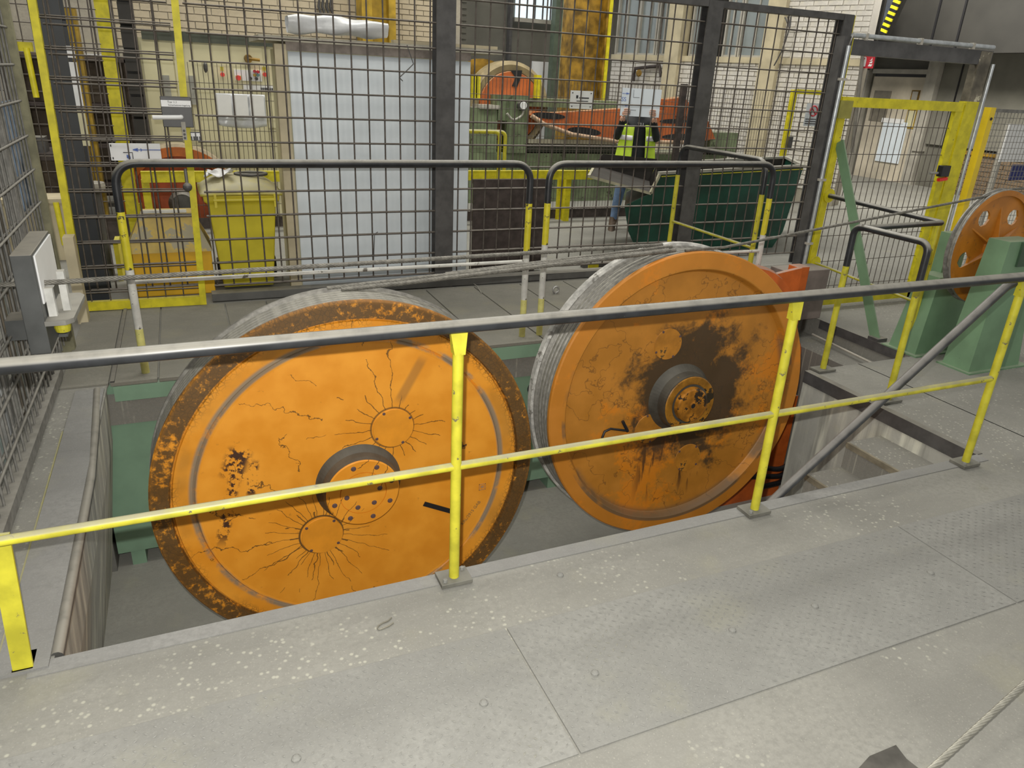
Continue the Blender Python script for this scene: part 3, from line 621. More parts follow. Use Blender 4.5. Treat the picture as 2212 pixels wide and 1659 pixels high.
one('rim_face', WHL_3, lambda b: b.lathe([(R3-.045, -.002), (R3-.006, -.002), (R3-.006, .003), (R3-.045, .003)], c3, (0, 1, 0), 96, True), w3, org=c3)
for k in range(6):
    a = .5+k*pi/3; d = V3((math.cos(a), 0, math.sin(a)))
    one('rib', WHL_3, lambda b: b.prism([c3+d*.07+V3((0, .02, 0)), c3+d*.30+V3((0, .02, 0)), c3+d*.07+V3((0, -.03, 0))], d.cross(V3((0, 1, 0)))*.012), w3)
one('hub', WHL_3, lambda b: b.lathe([(0, -.09), (.04, -.09), (.075, -.03), (.08, .02), (.08, .04), (.05, .14), (0, .14)], c3, (0, 1, 0), 32), w3, org=c3)
one('rope_wrap', wrap_m, lambda b: b.tube(arc(c3, R3-.02, c3.y+.03, .2, pi*1.1, 60), .0125, 8), w3)
sd = thing('wheel_stand', (5.5, 3.55, 0), 'green welded stand carrying the small orange guide wheel', 'stand')
def leg(y0, y1, top, xb0, xb1, xt0, xt1):
    def f(b):
        v = [(xb0, y0, .012), (xb1, y0, .012), (xb1, y1, .012), (xb0, y1, .012), (xt0, y0+.03, top), (xt1, y0+.03, top), (xt1, y1-.03, top), (xt0, y1-.03, top)]
        b.add(v, [(0, 1, 5, 4), (1, 2, 6, 5), (2, 3, 7, 6), (3, 0, 4, 7), (4, 5, 6, 7)])
    return f
one('leg', GRN2, leg(3.29, 3.51, .98, 5.23, 5.80, 5.30, 5.62), sd); one('base_plate', GRN2, lambda b: b.box(5.20, 3.26, 0, 5.88, 3.54, .012), sd)
one('leg', GRN2, leg(3.70, 3.95, .62, 5.16, 5.80, 5.25, 5.70), sd); one('base_plate', GRN2, lambda b: b.box(5.12, 3.66, 0, 5.86, 3.99, .012), sd)
one('bearing_block', paint('dark_green_bearing', (.05, .10, .055), .5), lambda b: (b.box(5.42, 3.30, .80, 5.62, 3.50, .975), b.tube([(5.53, 3.35, .872), (5.53, 3.96, .872)], .035, 14)), sd)
one('bearing_post', GRN2, lambda b: b.box(5.42, 3.86, .5, 5.64, 3.95, .93), sd)
# ================================================================== ROPES
def mkrope(pts, r, label, m=ROPE, step=.012, tw=.11): return one('wire_rope', m, lambda b: rope(b, dens(pts, step), r, tw), label=label, cat='rope', group='steel ropes of the haul-off wheels')
zt = lambda c, R: c.z+R
mkrope([(-1.2, 3.86, .912), (-.60, 3.85, .915), (2.70, 3.80, .965)], .0125, 'steel rope running from the left guide bracket to the right wheel top')
mkrope([(.60, 3.66, .858), (.9, 3.665, .872), (2.68, 3.70, .955)], .0125, 'steel rope leaving the left wheel top, rear one of the pair')
mkrope([(.66, 3.60, .865), (.95, 3.605, .875), (2.70, 3.66, .962)], .0125, 'steel rope leaving the left wheel top, front one of the pair')
mkrope([(1.25, 3.72, .880), (2.74, 3.755, .962)], .0125, 'steel rope strand resting on the right wheel behind the pair')
pe = c3+V3((-.17, .03, R3-.015+.0))
mkrope([(2.75, 3.63, .965), (3.05, 3.63, .972), (5.36, 3.615, 1.255), (5.6, 3.615, 1.30), (6.6, 3.60, 1.33)], .0095, 'thin steel rope from the right wheel over the small guide wheel', tw=.08)
p, q = onZ(2240, 1452, .16), onZ(2000, 1672, .10)
mkrope([p+(p-q)*1.2, p, q, q+(q-p)*.8], .0095, 'bright steel rope crossing the lower right floor corner', ROPEL, .008, .16)
# ================================================================== GREEN BASE, GEARBOX
mb = thing('machine_base', (1.6, 5.0, PF), 'green steel machine base standing in the pit behind the wheels', 'machine base')
one('front_panel', GRN, lambda b: b.box(-.715, 4.885, -1.28, 3.6, 5.28, -.19), mb)
one('side_upright', GRN, lambda b: b.box(-.715, 4.875, -.19, -.60, 5.28, -.10), mb)
one('slot_back', paint('rusty_slot', (.18, .13, .12), .7), lambda b: b.box(-.60, 4.93, -.19, 3.6, 5.25, -.10), mb)
one('top_flange', GRN, lambda b: (b.box(-.56, 4.815, -.115, 4.0, 4.90, -.014), b.box(-.72, 4.85, -.075, -.56, 5.0, -.014)), mb)
one('bracket', paint('black_bracket', (.03, .03, .03), .5), lambda b: (b.bar((-.50, 4.90, -.12), (-.525, 4.90, -.19), .03, .012, (0, 1, 0)), b.box(-.50, 4.875, -.135, 1.2, 4.9, -.118)), mb)
for x in (-.64, 1.0, 2.6): one('foot', GRN, lambda b: b.box(x, 4.90, PF, x+.09, 5.1, -1.28), mb)
one('hole_rim', BLACK, lambda b: b.tube(arc(V3((2.40, 4.88, -.42)), .05, 4.88, 0, 2*pi, 24), .008, 6), mb)
one('pit_column', paint('grey_pit_column', (.15, .15, .14), .7, 0, .3, 4), lambda b: b.box(-.86, 4.86, PF, -.735, 5.3, -.013), label='dark grey steel block at the left end of the platform', cat='steel block')
gb = thing('gearbox', (4.5, 4.6, 0), 'dusty orange gearbox behind the right wheel', 'gearbox')
DB = paint('dusty_brown_box', (.20, .165, .15), .7, 0, .2, 8, None, .8, (.27, .245, .21))
one('motor_box', DB, lambda b: b.box(4.64, 4.66, .02, 5.11, 4.885, .47), gb, bevel=.006)
one('flange_plate', ORG, lambda b: b.box(4.60, 4.52, -.75, 4.72, 4.64, .545), gb, bevel=.004)
one('housing', ORG, lambda b: b.lathe([(.0, 4.0), (.22, 4.0), (.30, 4.2), (.50, 4.45), (.60, 4.47), (.62, 4.52), (.60, 4.62), (.50, 4.66), (0, 4.66)], (4.05, 0, -.02), (0, 1, 0), 40), gb)
one('cheek', ORG, lambda b: b.prism([(4.3, 4.50, .50), (4.62, 4.50, .545), (4.62, 4.50, .0), (4.45, 4.50, .1)], (0, .04, 0)), gb)
one('bearing_foot', ORG, lambda b: b.box(3.4, 4.15, PF, 4.5, 4.7, -.45), gb)
for i in range(3): one('hose', BLACK, lambda b: b.tube(fillet([(4.0, 4.1-.1*i, -1.0-.05*i), (4.35, 4.0, -1.05-.06*i), (4.75, 4.15, -.86-.07*i)], .2), .022, 8), label='black hose hanging in the pit below the gearbox, the %s of three' % ('upper', 'middle', 'lower')[i], cat='hose', group='hoses below the gearbox')
one('ledge_pipe', LGREY, lambda b: b.tube([onZ(1755, 722, -.12), onZ(1885, 785, -.12)], .010, 8), label='thin pipe along the concrete ledge below the gearbox', cat='pipe')
# ================================================================== REAR GUARD HOOPS
def hoop(label, p0, p1, h, r, mats, mid, midm, rad=.16, group='bent tube guard hoops'):
    """hoop of bent tube: posts at p0 and p1, painted black above, yellow and white below"""
    p0, p1 = V3(p0), V3(p1); t = thing('guard_hoop', (p0+p1)/2, label, 'guardrail', group)
    U = V3((0, 0, 1)); zb = h-.28
    one('top_tube', BLK, lambda b: b.tube(fillet([p0+U*zb, p0+U*h, p1+U*h, p1+U*zb], rad, 10), r, 14), t)
    for p in (p0, p1):
        z = zb
        for (zz, m) in mats:
            one('post', m, lambda b: b.tube([p+U*zz, p+U*z], r*.99, 14), t); z = zz
    if mid: one('mid_bar', midm, lambda b: b.tube([p0+U*mid, p1+U*mid], .013, 10), t)
    return t
hoop('long guard hoop with black top tube behind the left wheel', (-.375, 4.95, .012), (2.30, 4.95, .012), 1.31, .0245, ((.68, YELP), (.30, YWB), (0, YWG)), .60, YWB)
hoop('guard hoop with black top tube behind the right wheel', (2.45, 4.95, .012), (4.55, 4.95, .012), 1.31, .0245, ((.72, YELP), (.30, YWB), (0, YWG)), .58, YWB)
hoop('guard hoop set crosswise between right wheel and green skip', (4.56, 5.06, .012), (4.60, 6.36, .012), 1.325, .0225, ((.0, YEL),), .58, YEL, .15)
hoop('small guard hoop standing at the right corner of the pit', (4.165, 3.67, .015), (4.165, 3.09, .015), 1.05, .0215, ((.75, YEL), (0, YEL)), 0, YEL, .07)
for y in (3.67, 3.09): one('base_plate', paint('base_plate_grey', (.27, .265, .22)), lambda b: b.box(4.085, y-.05, .004, 4.245, y+.05, .02), bpy.data.objects['guard_hoop.003'], bevel=.002)
sr = thing('side_rail', (5.2, 4.4, 0), 'black pipe rail running from the pit corner to the yellow gate post', 'guardrail')
one('top_pipe', BLK, lambda b: b.tube(fillet([(4.19, 3.665, 1.045), (5.20, 3.80, 1.03), (5.19, 4.93, 1.06)], .03, 5), .0205, 12), sr)
one('post', YEL, lambda b: b.tube([(5.20, 3.82, 0), (5.20, 3.82, 1.02)], .0195, 12), sr)
one('lower_bar', YEL, lambda b: b.tube([(5.20, 3.84, .40), (5.19, 4.92, .46)], .012, 8), sr)
for z in (1.06, .46): one('fixing_flange', YELF, lambda b: b.lathe([(0, -.008), (.06, -.008), (.06, .008), (0, .008)], (5.19, 4.925, z), (0, 1, 0), 16), sr)
gb_ = thing('brace_bar', (5.17, 4.1, 0), 'light green flat bar bracing the gate post', 'brace')
one('bar', GRN2, lambda b: b.bar((5.165, 4.09, .01), (5.165, 4.90, 1.28), .012, .085, (0, 1, 0)) if 0 else b.obox((5.165, 4.50, .76), (.006, 0, 0), V3((0, .41, .752)), V3((0, .04, -.022))), gb_)
one('foot', BLKD, lambda b: b.box(5.12, 4.03, 0, 5.23, 4.13, .03), gb_)
# ================================================================== MESH
def wiremesh(b, x0, x1, y, z0, z1, dx, dz, rv, rh, twin=True, xo=0., zo=0., top=0.):
    n = 5; x = x0+xo
    while x < x1: b.tube([(x, y, z0), (x, y, z1+top)], rv, n, False); x += dx
    z = z0+zo
    while z <= z1+.001:
        for s_ in ((-1, 1) if twin else (1,)): b.tube([(x0, y+s_*(rv+rh)*.95, z), (x1, y+s_*(rv+rh)*.95, z)], rh, n, False)
        z += dz
YF = 6.55
sf = thing('safety_fence', (3.2, YF, 0), 'dark steel mesh safety fence behind the wheels', 'fence')
for i, x in enumerate((2.165, 4.895, 6.62)):
    w_ = .085 if i < 2 else .07
    one('post', BLKD, lambda b: (b.box(x-w_, YF-.05, .0, x+w_, YF-.035, 2.66), b.box(x-.012, YF-.035, 0, x+.012, YF+.06, 2.66), b.box(x-w_, YF+.06, 0, x+w_, YF+.075, 2.66)), sf)
one('bottom_channel', paint('dark_channel', (.11, .11, .105), .6, .1, .2, 6, None, .5), lambda b: (b.box(.10, YF-.06, .012, 4.6, YF+.06, .075)), sf)
one('top_beam', BLKD, lambda b: b.box(2.1, YF-.046, 2.605, 6.685, YF+.05, 2.665), sf)
for a, c, xo in ((-.80, .02, .05), (.13, 2.09, .025), (2.25, 4.81, .06), (4.98, 6.56, .06)):
    one('mesh_panel', WIRE, lambda b: wiremesh(b, a, c, YF+(.07 if a < 0 else 0), .135, 2.62, .1345, .195, .007, .0068, True, xo), sf, kind='stuff')
one('edge_strip', YELF, lambda b: b.box(6.691, YF-.05, .0, 6.70, YF+.07, 2.66), sf)
# loose wire ends on the fence
one('bent_wire', BLKD, lambda b: b.tube([onY(x, y, YF-.06) for x, y in ((879, 97), (884, 112), (893, 138), (882, 149), (866, 164), (863, 168), (870, 175))], .004, 5), label='bent loose wire hanging on the fence before the white cabinet', cat='wire')
one('tie_wire', BLKD, lambda b: b.tube([onY(x, y, YF-.06) for x, y in ((816, 501), (809, 506), (808, 530), (807, 567))], .004, 5), label='short tie wire dangling low on the fence before the cabinet', cat='wire')
# ---- yellow framed mesh door
YD = 6.43
dr = thing('mesh_door', (-.40, YD, 0), 'yellow framed mesh door at the left end of the fence', 'door')
one('frame_stile', YELF, lambda b: b.bar((-.855, YD+.03, .03), (-.815, YD+.03, 2.6), .05, .06, (0, 1, 0)), dr)
one('frame_stile', YELF, lambda b: b.bar((.025, YD, -.0+.015), (.085, YD, 2.6), .05, .058, (0, 1, 0)), dr)
one('bottom_rail', YELF, lambda b: b.bar((-.85, YD+.03, .05), (.02, YD, .05), .05, .07, (0, 0, 1)), dr)
one('mesh_panel', WIRE, lambda b: wiremesh(b, -.80, .02, YD, .13, 2.6, .0, .195, .0055, .0055) if 0 else (
    [b.tube([(-.83, YD+.03, .155+.1965*k), (.03, YD, .155+.1965*k)], .006, 5, False) for k in range(13)], [b.tube([(-.83, YD+.045, .170+.1965*k), (.03, YD+.015, .170+.1965*k)], .005, 5, False) for k in range(13)],
    [b.tube([(-.79+.1345*k, YD+.03, .08), (-.75+.1345*k, YD+.03, 2.6)], .0055, 5, False) for k in range(6)]), dr, kind='stuff')
hp = onY(392, 244, YD-.05)
lk = one('lock_box', paint('lock_grey', (.04, .04, .042), .4), lambda b: b.box(hp.x-.135, YD-.10, hp.z-.10, hp.x+.075, YD-.03, hp.z+.115), dr, bevel=.004)
one('name_plate', WHT, lambda b: b.box(hp.x-.132, YD-.104, hp.z+.045, hp.x+.072, YD-.100, hp.z+.09), lk)
text('plate_text', 'Tor 1.1', (hp.x-.055, YD-.1045, hp.z+.077), .022, INK, (1, 0, 0), (0, 0, 1), lk); text('plate_text', 'Sicherheitsverriegelung', (hp.x-.01, YD-.1045, hp.z+.056), .016, INK, (1, 0, 0), (0, 0, 1), lk)
one('lever_handle', WHT, lambda b: b.tube(fillet([(hp.x-.005, YD-.1, hp.z-.025), (hp.x-.005, YD-.15, hp.z-.025), (hp.x-.20, YD-.15, hp.z-.03)], .02), .016, 10), lk)
kp = one('key_plate', LGREY, lambda b: b.box(hp.x-.012, YD-.108, hp.z-.19, hp.x+.018, YD-.103, hp.z-.06), lk)
for k in range(3): one('hole', BLACK, lambda b: b.lathe([(0, -.002), (.009, -.002), (.009, .001)], (hp.x+.003, YD-.108, hp.z-.175+.026*k), (0, 1, 0), 10), lk)
st_ = one('sticker', BLACK, lambda b: b.box(hp.x+.045, YD-.036, hp.z-.20, hp.x+.115, YD-.03, hp.z-.135), dr)
one('sticker_symbol', WHT, lambda b: (b.box(hp.x+.048, YD-.04, hp.z-.168, hp.x+.076, YD-.036, hp.z-.143), b.box(hp.x+.086, YD-.04, hp.z-.168, hp.x+.112, YD-.036, hp.z-.143), b.box(hp.x+.056, YD-.04, hp.z-.195, hp.x+.062, YD-.036, hp.z-.168), b.box(hp.x+.098, YD-.04, hp.z-.195, hp.x+.104, YD-.036, hp.z-.168)), st_)
kp_ = onY(405, 404, YD-.12)
one('knob_lever', BLKD, lambda b: (b.tube([onY(400, 365, YD-.06), kp_], .012, 8), b.sphere(kp_, .034, 12)), dr)
for z in (1.6, .55): one('hinge', YELF, lambda b: b.tube([(-.90, YD, z), (-.905, YD, z+.32)], .02, 10), dr)
# ================================================================== LEFT SIDE FENCE
XL = -.87
lf = thing('side_fence', (XL, 4.4, 0), 'dust covered mesh fence along the left side of the pit', 'fence')
one('bottom_frame', WIREG, lambda b: b.box(XL-.03, 2.2, .03, XL+.03, 5.0, .09), lf)
def lmesh(b):
    y = 2.25
    while y < 5.6: b.tube([(XL, y, .09), (XL, y, 2.5)], .006, 5, False); y += .105
    z = .22
    while z < 2.5:
        b.tube([(XL+.012, 2.2, z), (XL+.012, 5.6, z)], .0075, 5, False); b.tube([(XL-.012, 2.2, z), (XL-.012, 5.6, z)], .0075, 5, False); z += .20
one('mesh_panel', WIREG, lmesh, lf, kind='stuff')
one('post', paint('dusty_olive_post', (.22, .21, .13), .7, 0, .3, 10, None, .3), lambda b: b.box(XL-.04, 5.52, 0, XL+.04, 5.6, 2.6), lf)
one('post', WIREG, lambda b: b.box(XL-.05, 4.86, 0, XL+.0, 4.95, 2.5), lf)
sc = thing('strip_curtain', (-1.0, 4.0, 0), 'curtain of hanging translucent strips behind the dusty left fence', 'curtain')
cols = [paint('strip_teal', (.42, .52, .50), .4, 0, .3, 8), paint('strip_white', (.55, .56, .55), .45, 0, .35, 6), paint('strip_grey', (.22, .22, .21), .6, 0, .4, 8), paint('strip_brown', (.14, .12, .09), .7, 0, .4, 6), paint('strip_grey2', (.30, .31, .31), .6, 0, .3, 8)]
random.seed(3); y = 2.2
while y < 5.45:
    w_ = random.uniform(.05, .13); m = random.choice(cols); o_ = random.uniform(-.03, .03)
    one('strip', m, lambda b: b.box(-1.0+o_, y, .03, -.985+o_, y+w_*.92, 2.9), sc); y += w_
random.seed(11)
bj = onX(60, 250, -.98)
one('jacket', paint('blue_cloth', (.20, .28, .40), .8, 0, .35, 6), lambda b: b.grid(lambda u, v: V3((-.932+.018*math.sin(pi*u)+.008*math.sin(9*u+5*v), 5.0+.72*u*(1-.2*v), 1.62-.62*v)), 14, 12), label='blue jacket hanging behind the left mesh fence', cat='jacket', solid=.02)
# rope guide: light box, bracket
lb = thing('rope_guide', (-.70, 3.9, .6), 'grey guide box with white face where the rope leaves at the left', 'rope guide')
LBX = paint('guide_box_grey', (.10, .105, .105), .5, .2, .25, 6, None, .9, (.27, .25, .21))
one('box', LBX, lambda b: b.box(-.738, 3.72, .615, -.655, 4.26, 1.075), lb, bevel=.004)
one('white_face', WHT, lambda b: b.box(-.655, 3.76, .84, -.648, 4.25, 1.06), lb)
one('arm', LBX, lambda b: b.box(-.87, 4.0, .60, -.62, 4.15, .70), lb)
one('shelf', paint('guide_shelf', (.30, .295, .27), .6, .2, .2, 8, None, .5), lambda b: b.prism([(-.66, 3.72, .745), (-.575, 3.72, .745), (-.545, 3.76, .745), (-.535, 4.15, .745), (-.56, 4.2, .745), (-.66, 4.2, .745)], (0, 0, .022)), lb)
one('guide_block', WHTD, lambda b: (b.box(-.648, 3.80, .767, -.615, 3.835, .90), b.box(-.60, 3.885, .767, -.57, 3.93, .955)), lb)
one('stud', YEL, lambda b: b.lathe([(0, 0), (.03, 0), (.035, .02), (.035, .045), (0, .045)], (-.60, 3.78, .70), (0, 0, 1), 16), lb)
one('cable_duct', CRM, lambda b: b.box(-.87, 6.15, 0.0, -.80, 6.28, .66), label='beige cable duct standing in the corner beside the mesh door', cat='duct')
# ================================================================== BEHIND THE FENCE, LEFT
bc = thing('steel_column', (-.85, 6.95, 0), 'thick black steel column behind the mesh door', 'column')
BK = paint('black_column', (.018, .022, .027), .45, 0, .4, 4, None, .2)
one('flange', BK, lambda b: b.box(-.90, 6.80, 0, -.70, 6.83, 3.2), bc); one('web', BK, lambda b: b.box(-.82, 6.83, 0, -.78, 7.08, 3.2), bc); one('flange', BK, lambda b: b.box(-.90, 7.08, 0, -.70, 7.11, 3.2), bc)
for i, (a, c) in enumerate(((1.87, 1.95), (1.52, 1.84), (1.24, 1.50))): one('tape', WHT if i < 2 else BEI, lambda b: b.box(-.70, 6.80, a, -.65, 6.81, c), bc)
# white clad cabinet
cb = thing('control_cabinet', (1.68, 6.95, 0), 'tall cabinet clad in pale blue corrugated sheet behind the fence', 'cabinet')
def corr(b):
    b.grid(lambda u, v: V3((.885+1.59*u, 6.735+.0005*math.sin(u*2*pi*30)+.004*math.sin(v*9*pi), .03+1.97*v)), 240, 20)
one('corrugated_sheet', paint('pale_blue_corrugated', (.76, .83, .88), .35, 0, .07, 3), corr, cb, solid=.006)
one('body', BEI, lambda b: b.box(.83, 6.76, 0, 2.46, 7.45, 2.02), cb)
one('side_post', CRM, lambda b: b.box(.78, 6.70, 0, .872, 6.80, 2.05), cb)
one('head_rail', paint('brown_dusty_rail', (.30, .26, .23), .7, 0, .3, 12), lambda b: b.box(.87, 6.715, 2.005, 2.47, 6.76, 2.07), cb)
one('top_board', paint('dusty_board', (.44, .42, .34), .7, 0, .25, 6), lambda b: b.box(.66, 6.66, 2.07, 2.75, 7.5, 2.11), cb)
one('top_slat', CRM, lambda b: b.box(1.75, 6.66, 2.11, 2.70, 6.74, 2.135), cb)
def roll(b):
    random.seed(5)
    def f(u, v):
        a = 2*pi*v; r = .07+.012*math.sin(7*u+3*a)+.01*math.sin(17*u); x = .90+.82*u
        return V3((x, 6.78+r*1.5*math.cos(a), 2.111+.098+r*math.sin(a)*(1-.25*abs(u-.4))))
    b.grid(f, 24, 14)
one('plastic_sheet', paint('crumpled_foil', (.70, .72, .74), .35, 0, .15, 9), roll, label='crumpled white plastic sheet lying on top of the white cabinet', cat='plastic sheet')
# yellow wheelie bin
bn = thing('wheeled_bin', (.50, 7.05, 0), 'yellow wheeled bin with dusty lid behind the fence', 'bin')
def binbody(b):
    def sec(z, hx, hy): return [(.43+sx*hx, 7.06+sy*hy, z) for sx, sy in ((-1, -1), (1, -1), (1, 1), (-1, 1))]
    L = [sec(.03, .215, .21), sec(.78, .275, .30), sec(.80, .305, .32), sec(.86, .31, .325)]
    b.add(sum(L, []), [(0, 3, 2, 1)]+[(i*4+k, i*4+(k+1) % 4, (i+1)*4+(k+1) % 4, (i+1)*4+k) for i in range(3) for k in range(4)])
BINY = paint('bin_yellow', (.70, .60, .04), .4, 0, .12, 4, ((.4, .36, .12), 12, .70)); one('body', BINY, binbody, bn, bevel=.012)
one('lid', paint('dusty_bin_lid', (.66, .58, .12), .5, 0, .3, 5, None, .85, (.46, .43, .31)), lambda b: b.grid(lambda u, v: V3((.43+(u-.5)*.66, 7.06+(v-.5)*.70, .862+.12*(1-abs(2*u-1)**3.2)*(1-abs(2*v-1)**3.2))), 18, 18), bn, solid=.02)
one('front_rim', BINY, lambda b: (b.tube([(.20, 6.715, .82), (.71, 6.715, .82)], .018, 8), b.box(.205, 6.70, .76, .225, 6.74, .87), b.box(.685, 6.70, .76, .705, 6.74, .87)), bn)
for sx in (.21, .70): one('wheel', BLACK, lambda b: b.lathe([(0, -.02), (.09, -.02), (.10, 0), (.09, .02), (0, .02)], (sx, 7.33, .10), (1, 0, 0), 20), bn)
rg = onY(470, 388, 7.0)
one('paper_rag', WHT, lambda b: b.grid(lambda u, v: V3((.17+.20*u+.02*math.sin(9*v), 6.86+.2*v+.02*math.sin(11*u), 1.005+.03*math.sin(5*u+2)*math.cos(7*v)+.03*u)), 10, 10), label='crumpled white rag lying on the bin lid', cat='rag', solid=.004)
one('lid_ring', BLKD, lambda b: b.tube(arc(V3((0, 0, 0)), .12, 0, 0, 2*pi-.001, 28)[:-1], .012, 8, False, True) if 0 else b.tube([(.54+.13*math.cos(a), 7.02+.10*math.sin(a), .998) for a in [2*pi*k/24 for k in range(24)]], .014, 8, False, True), label='dark round ring lying on the yellow bin lid', cat='ring')
# yellow grit box
gx = thing('grit_box', (-.17, 7.05, 0), 'orange yellow box with sloping dusty lid left of the wheeled bin', 'box')
GY = paint('box_yellow', (.78, .45, .015), .45, 0, .15, 4)
one('body', GY, lambda b: b.box(-.52, 6.80, 0, .14, 7.35, .38), gx, bevel=.01)
one('lid', paint('dusty_box_lid', (.62, .42, .03), .5, 0, .3, 5, ((.34, .30, .18), 5, .52), .3), lambda b: b.add([(-.53, 6.78, .38), (.15, 6.78, .38), (.15, 7.37, .38), (-.53, 7.37, .38), (-.38, 6.98, .68), (.02, 6.98, .68), (.02, 7.2, .68), (-.38, 7.2, .68)], [(0, 1, 5, 4), (1, 2, 6, 5), (2, 3, 7, 6), (3, 0, 4, 7), (4, 5, 6, 7), (0, 3, 2, 1)]), gx)
one('lid_cap', WHTD, lambda b: b.box(-.36, 6.97, .68, -.02, 7.03, .70), gx)
# orange reel behind the door
oc = onY(395, 440, 9.9); OR = onY(395, 318, 9.9).z-oc.z
rl = thing('orange_reel', (oc.x, 9.9, 0), 'dark orange flanged reel standing behind the yellow beam barrier', 'reel')
RRED = paint('reel_red', (.34, .06, .015), .6, 0, .4, 4); ROR = paint('reel_orange', (.50, .13, .02), .55, 0, .25, 5)
zc = oc.z
one('flange_disc', RRED, lambda b: b.lathe([(.12, 0), (OR-.10, 0), (OR-.10, .04), (.12, .04)], (oc.x, 9.9, zc), (0, 1, 0), 48, True), rl)
one('flange_ring', ROR, lambda b: b.lathe([(OR-.10, -.03), (OR, -.03), (OR, .10), (OR-.10, .10)], (oc.x, 9.9, zc), (0, 1, 0), 56, True), rl)
one('tread', paint('reel_tread', (.36, .30, .2), .7), lambda b: b.lathe([(OR+.002, 0), (OR+.03, .02), (OR+.03, .3), (OR+.002, .32)], (oc.x, 9.9, zc), (0, 1, 0), 56, True), rl)
one('hub', BLKD, lambda b: b.lathe([(0, -.05), (.12, -.05), (.16, 0), (.16, .3), (0, .3)], (oc.x, 9.9, zc), (0, 1, 0), 28), rl)
one('drum', RRED, lambda b: b.lathe([(.3, .05), (OR-.12, .05), (OR-.12, .3), (.3, .3)], (oc.x, 9.9, zc), (0, 1, 0), 40, True), rl)
one('reel_cradle', YELF, lambda b: (b.box(oc.x-.7, 9.78, 0, oc.x+.7, 10.3, .06), b.box(oc.x-.6, 9.85, 0, oc.x-.45, 10.1, .30), b.box(oc.x+.45, 9.85, 0, oc.x+.6, 10.1, .30)), rl)
# tall steel tube stand left of the reel
ts = onZ(232, 612); ts = V3((-.78, 7.55, 0))
tb = thing('tube_stand', ts, 'dark steel tube with flange top standing behind the door', 'tube')
one('tube', BLKD, lambda b: b.tube([ts, ts+V3((0, 0, .80))], .07, 16), tb); one('flange', paint('tube_flange', (.30, .28, .24), .6), lambda b: b.lathe([(0, .86), (.12, .86), (.125, .83), (.12, .80), (0, .80)], ts, (0, 0, 1), 20), tb)
for dx in (-.14, .14): one('foot_frame', YELF, lambda b: b.box(ts.x+dx-.02, 7.4, 0, ts.x+dx+.02, 7.7, .35), tb)
# sign with arrow drawing hung on the door mesh
def plate(name, x0, y0, x1, y1, Y, m, label, cat):
    p, q = onY(x0, y0, Y), onY(x1, y1, Y); t = thing(name, (0.5*(p.x+q.x), Y, min(p.z, q.z)), label, cat)
    one('sheet', m, lambda b: b.box(p.x, Y-.003, q.z, q.x, Y+.003, p.z), t); return t, p, q
sg, p, q = plate('arrow_sign', 235, 309, 350, 347, 6.485, WHT, 'white sheet with faint blue arrow drawing behind the mesh door', 'sign')
def L(b, pts, r=.004, Y=6.479): b.tube([(p.x+(q.x-p.x)*u, Y, q.z+(p.z-q.z)*v) for u, v in pts], r, 4)
one('drawing', BINK, lambda b: (L(b, [(.45, .63), (1, .63)], .003), L(b, [(.45, .63), (.55, .70)]), L(b, [(.45, .63), (.55, .56)]), L(b, [(.6, .7), (.63, .63), (.6, .55)], .003)), sg)
one('drawing', INK, lambda b: (L(b, [(.25, .47), (.43, .47), (.43, 0.02)], .003), L(b, [(.02, .86), (.04, .86)], .008), L(b, [(.03, .14), (.05, .14)], .008)), sg)
one('mark', BINK, lambda b: (L(b, [(.31, .25), (.35, .25), (.35, .12)], .012)), sg)
# ================================================================== FINE FENCE AND MACHINES BEHIND
YK = 9.7
ff = thing('fine_fence', (4.5, YK, 0), 'fine mesh fence with yellow posts in front of the background machines', 'fence')
for a, c in ((.05, 4.2), (4.2, 6.9), (6.9, 9.15)):
    one('mesh_panel', WIRE, lambda b: wiremesh(b, a, c, YK, .12, 1.83, .0515, .172, .0032, .0032, False, .02, 0, .05), ff, kind='stuff')
for x in (-.60, .10, 4.98, 6.9, 9.0):
    h_ = 2.6 if x < .05 else (.70 if x == 4.98 else 1.92); w_ = .07 if x < .05 else .045
    if x == .10: continue
    one('post', YELF if x != 6.9 else BRN, lambda b: b.box(x-w_, YK-.06, 0, x+w_, YK+.0, h_), ff)
one('kick_plate', BRN, lambda b: b.box(-.5, YK-.01, .01, 9.1, YK+.005, .14), ff)
one('top_bar', YELF, lambda b: b.box(9.05, YK-.03, 1.86, 9.9, YK+.02, 1.93), ff)
one('post', YELF, lambda b: b.box(9.9, YK-.03, 0, 9.98, YK+.03, 1.93), ff)
one('latch', BLKD, lambda b: (b.box(9.02, YK-.09, 1.02, 9.10, YK-.06, 1.22), b.tube([(9.06, YK-.12, 1.16), (9.20, YK-.12, 1.16)], .012, 6)), ff)
yb = thing('crash_barrier', (3, 9.5, 0), 'low yellow beam barrier running in front of the fine mesh fence', 'barrier')
one('beam', YELF, lambda b: b.box(-.45, 9.42, .60, 6.4, 9.50, .72), yb)
for x in (-.42, 2.9, 5.02): one('post', YELF, lambda b: b.box(x-.04, 9.5, 0, x+.04, 9.58, .62), yb)
hg = thing('guard_hoop', (3.9, 9.25, 0), 'bright yellow double tube hoop beside the white cabinet', 'guardrail')
for dy, px_ in ((0, 1080), (.35, 1092)):
    p_ = onY(px_, 285, 9.2+dy); one('tube', YEL, lambda b: b.tube(fillet([(p_.x-.9, 9.2+dy, p_.z), (p_.x, 9.2+dy, p_.z), (p_.x, 9.2+dy, 0)], .08), .026, 8), hg)
